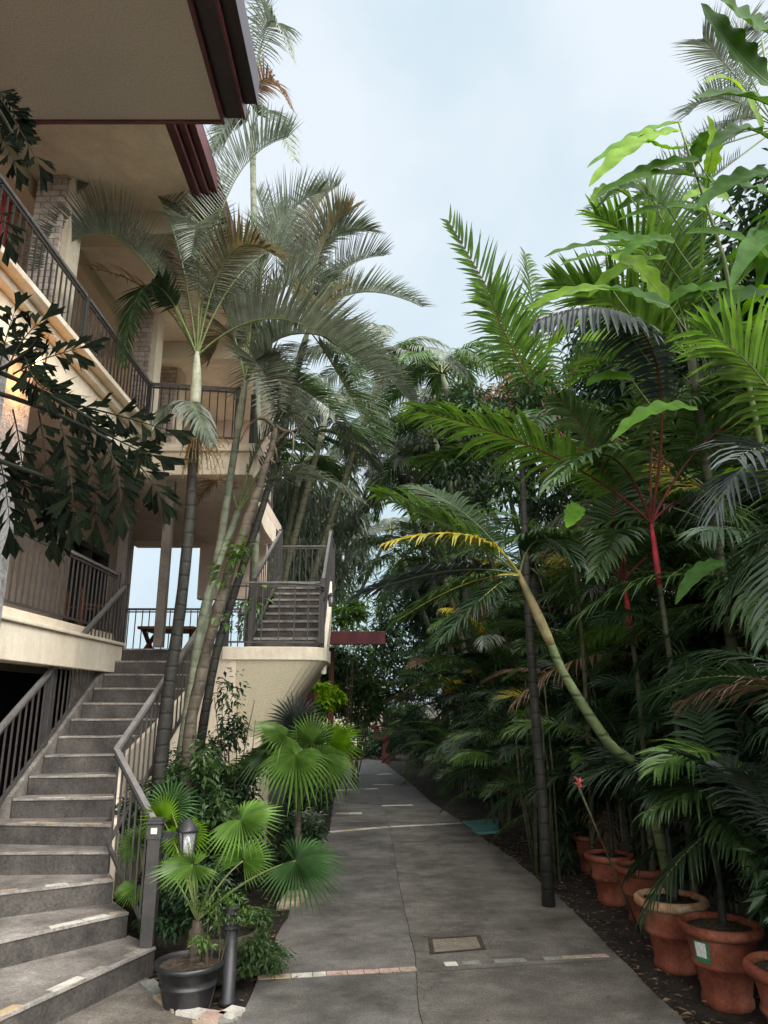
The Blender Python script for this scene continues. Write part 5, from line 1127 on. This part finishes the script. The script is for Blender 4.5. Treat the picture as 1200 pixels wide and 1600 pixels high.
# ---------- far trees
TALL = [(5.0, 7.0, 8.2, 'tall dark tree behind the ginger at the right edge'), (4.6, 10.0, 8.8, 'tall dark tree behind the red stemmed palms'), (4.2, 13.0, 9.0, 'tall dark tree behind the upright fronds'), (4.6, .2, 7.0, 'big unseen tree added to shade the nearest pots from outside the picture')]  # last one stays out of view, added to shade the pots
def tree(label, base, H, r, n, size, leaf, cl=22, droop=.4, aspect=.35, name='broadleaf_tree', group=None):
    base = V(base); e = thing(name, base, label, 'tree', group); m = MB(); c = base+UP*(H-r[2]*.8)
    m.tube([base-UP*.05, base+UP*H*.3+V((.1, 0, 0)), base+UP*H*.6, c], [.16, .13, .11, .05], 8)
    for i in range(7):
        a = rnd(0, 6.28); s_ = base+UP*H*rnd(.35, .65); t = c+V((math.cos(a)*r[0]*.7, math.sin(a)*r[1]*.7, rnd(-.5, .5)*r[2])); m.tube([s_, s_.lerp(t, .5)+UP*.2, t], [.06, .04, .015], 6)
    m.build('trunk', 't_dark', e); f = MB(); leafcloud(f, c, r, n, size, droop, .2, aspect, cl); f.build('crown', leaf, e, origin=base); return e
def vine_leafy(label, c, r, n, size, leaf): return shrub('climber_mass', label, c, r, n, size, leaf, 8, clumps=30, aspect=.55, cat='climber')
tree('grey green weeping tree behind the curved stair', (W(480, 900, 17).x, 17, 0), 7.6, (1.7, 1.6, 2.1), 9000, .24, 'l_haze', 40, 1.3, .16, 'weeping_tree')
tree('pale bamboo like tree over the pergola', (-2.4, 24, 0), 10.0, (2.5, 1.9, 2.8), 9000, .28, 'l_haze', 44, 1.2, .16, 'weeping_tree')
vine_leafy('glossy climber mass hanging below the pergola beam over the path', (W(555, 1080, 18).x, 18.0, 2.35), (1.0, .7, 1.05), 5200, .13, 'l_mid')
vine_leafy('dark climber mass beside the pergola posts', (W(480, 1080, 19).x, 19, 1.6), (1.2, .6, 1.6), 4200, .14, 'l_dark')
vine_leafy('leafy mass at the end of the path behind the wall', (W(600, 1080, 30).x, 32, 3.2), (3.6, 1.2, 2.6), 6000, .22, 'l_mid')
shrub('leafy_shrub', 'shrub in front of the cream wall at the path end', (W(570, 1170, 26).x, 26.5, .5), (.9, .6, .6), 1400, .16, 'l_mid', 6, clumps=12)
shrub('leafy_shrub', 'light green potted shrub on top of the pergola beam', (W(545, 965, 15.8).x, 15.8, 3.75), (.5, .35, .3), 900, .13, 'l_green', 3, clumps=10)
tree('broadleaf tree with pale drooping leaves above the middle of the right bank', (1.9, 17.5, 0), 9.6, (1.7, 1.9, 1.9), 6500, .24, 'l_grey', 34, .9, .25)
tree('rust tinged broadleaf tree behind the upright fronds', (2.9, 14.2, 0), 9.0, (1.2, 1.2, 1.1), 2600, .26, 'l_dead', 18, .9, .22)
tree('dark broadleaf tree filling the gap at the centre of the bank', (2.1, 21.5, 0), 8.0, (1.8, 2.0, 3.0), 7000, .24, 'l_dark', 40, .6, .3)
tree('distant round tree left of the path end', (-3.5, 30, 0), 9.5, (3, 3, 4), 9000, .32, 'l_mid', 50, .5, .35)
tree('distant dark tree closing the path end on the right', (2.5, 31, 0), 9, (3, 3, 4), 9000, .32, 'l_dark', 50, .5, .35)
tree('distant tree behind the open landing', (-6.5, 30, 0), 3.4, (2.2, 2.2, 1.5), 3000, .3, 'l_green', 24, .5, .35)
def fp(label, u, v, Y, bx, nf=12, L=2.4, leaf='l_grey', dr=.55):
    top = W(u, v, Y); palm('feather_palm', label, 'palm tree', [V((bx, Y, 0)), V((bx*.65+top.x*.35, Y, top.z*.45)), top], .075, 'cane', ring(top+UP*.5, nf, L, (-.1, 1.2), dr), leaf=leaf, L=.62, w=.042, n=38, droop=.9, shaft=.6, rr=.02)
for (x, y, H, lb) in TALL: tree(lb, (x, y, 0), H, (1.5, 1.7, 2.6), 9000, .24, 'l_dark', 46, .6, .34)
fp('far grey palm with hanging fronds between the two banks, upper one', 590, 600, 15, -2.4, leaf='l_grey')
fp('far palm with dark drooping fronds lower in the gap', 620, 730, 18, 2.2, leaf='l_mid')
fp('far palm standing behind the end of the roof edge', 500, 690, 14, -2.6, leaf='l_grey', L=2.0)
fp('far palm above the curved stair with yellowing skirt', 465, 760, 15.5, -2.8, leaf='l_mid', L=1.8)
fp('far palm low over the path end', 640, 900, 20, 2.3, leaf='l_mid', L=2.2)
fp('far palm behind the pergola beam', 600, 850, 24, -2.8, leaf='l_grey', L=2.4)
fp('far dark palm rising at the left side of the right bank', 700, 620, 14.5, 2.9, leaf='l_mid', L=2.2)
fp('far grey palm hanging lowest over the gap above the pergola', 575, 760, 19, -2.6, leaf='l_grey', nf=16)
fp('far palm with stiff pale fronds over the far right of the path', 660, 790, 17, 2.4, leaf='l_grey', nf=14)
fp('far palm leaning in from the right bank under the rust tinged tree', 690, 720, 15.5, 3.0, leaf='l_mid', nf=14)
fp('far palm in the very middle of the gap', 640, 640, 20, 2.6, leaf='l_grey', nf=16, L=2.8)
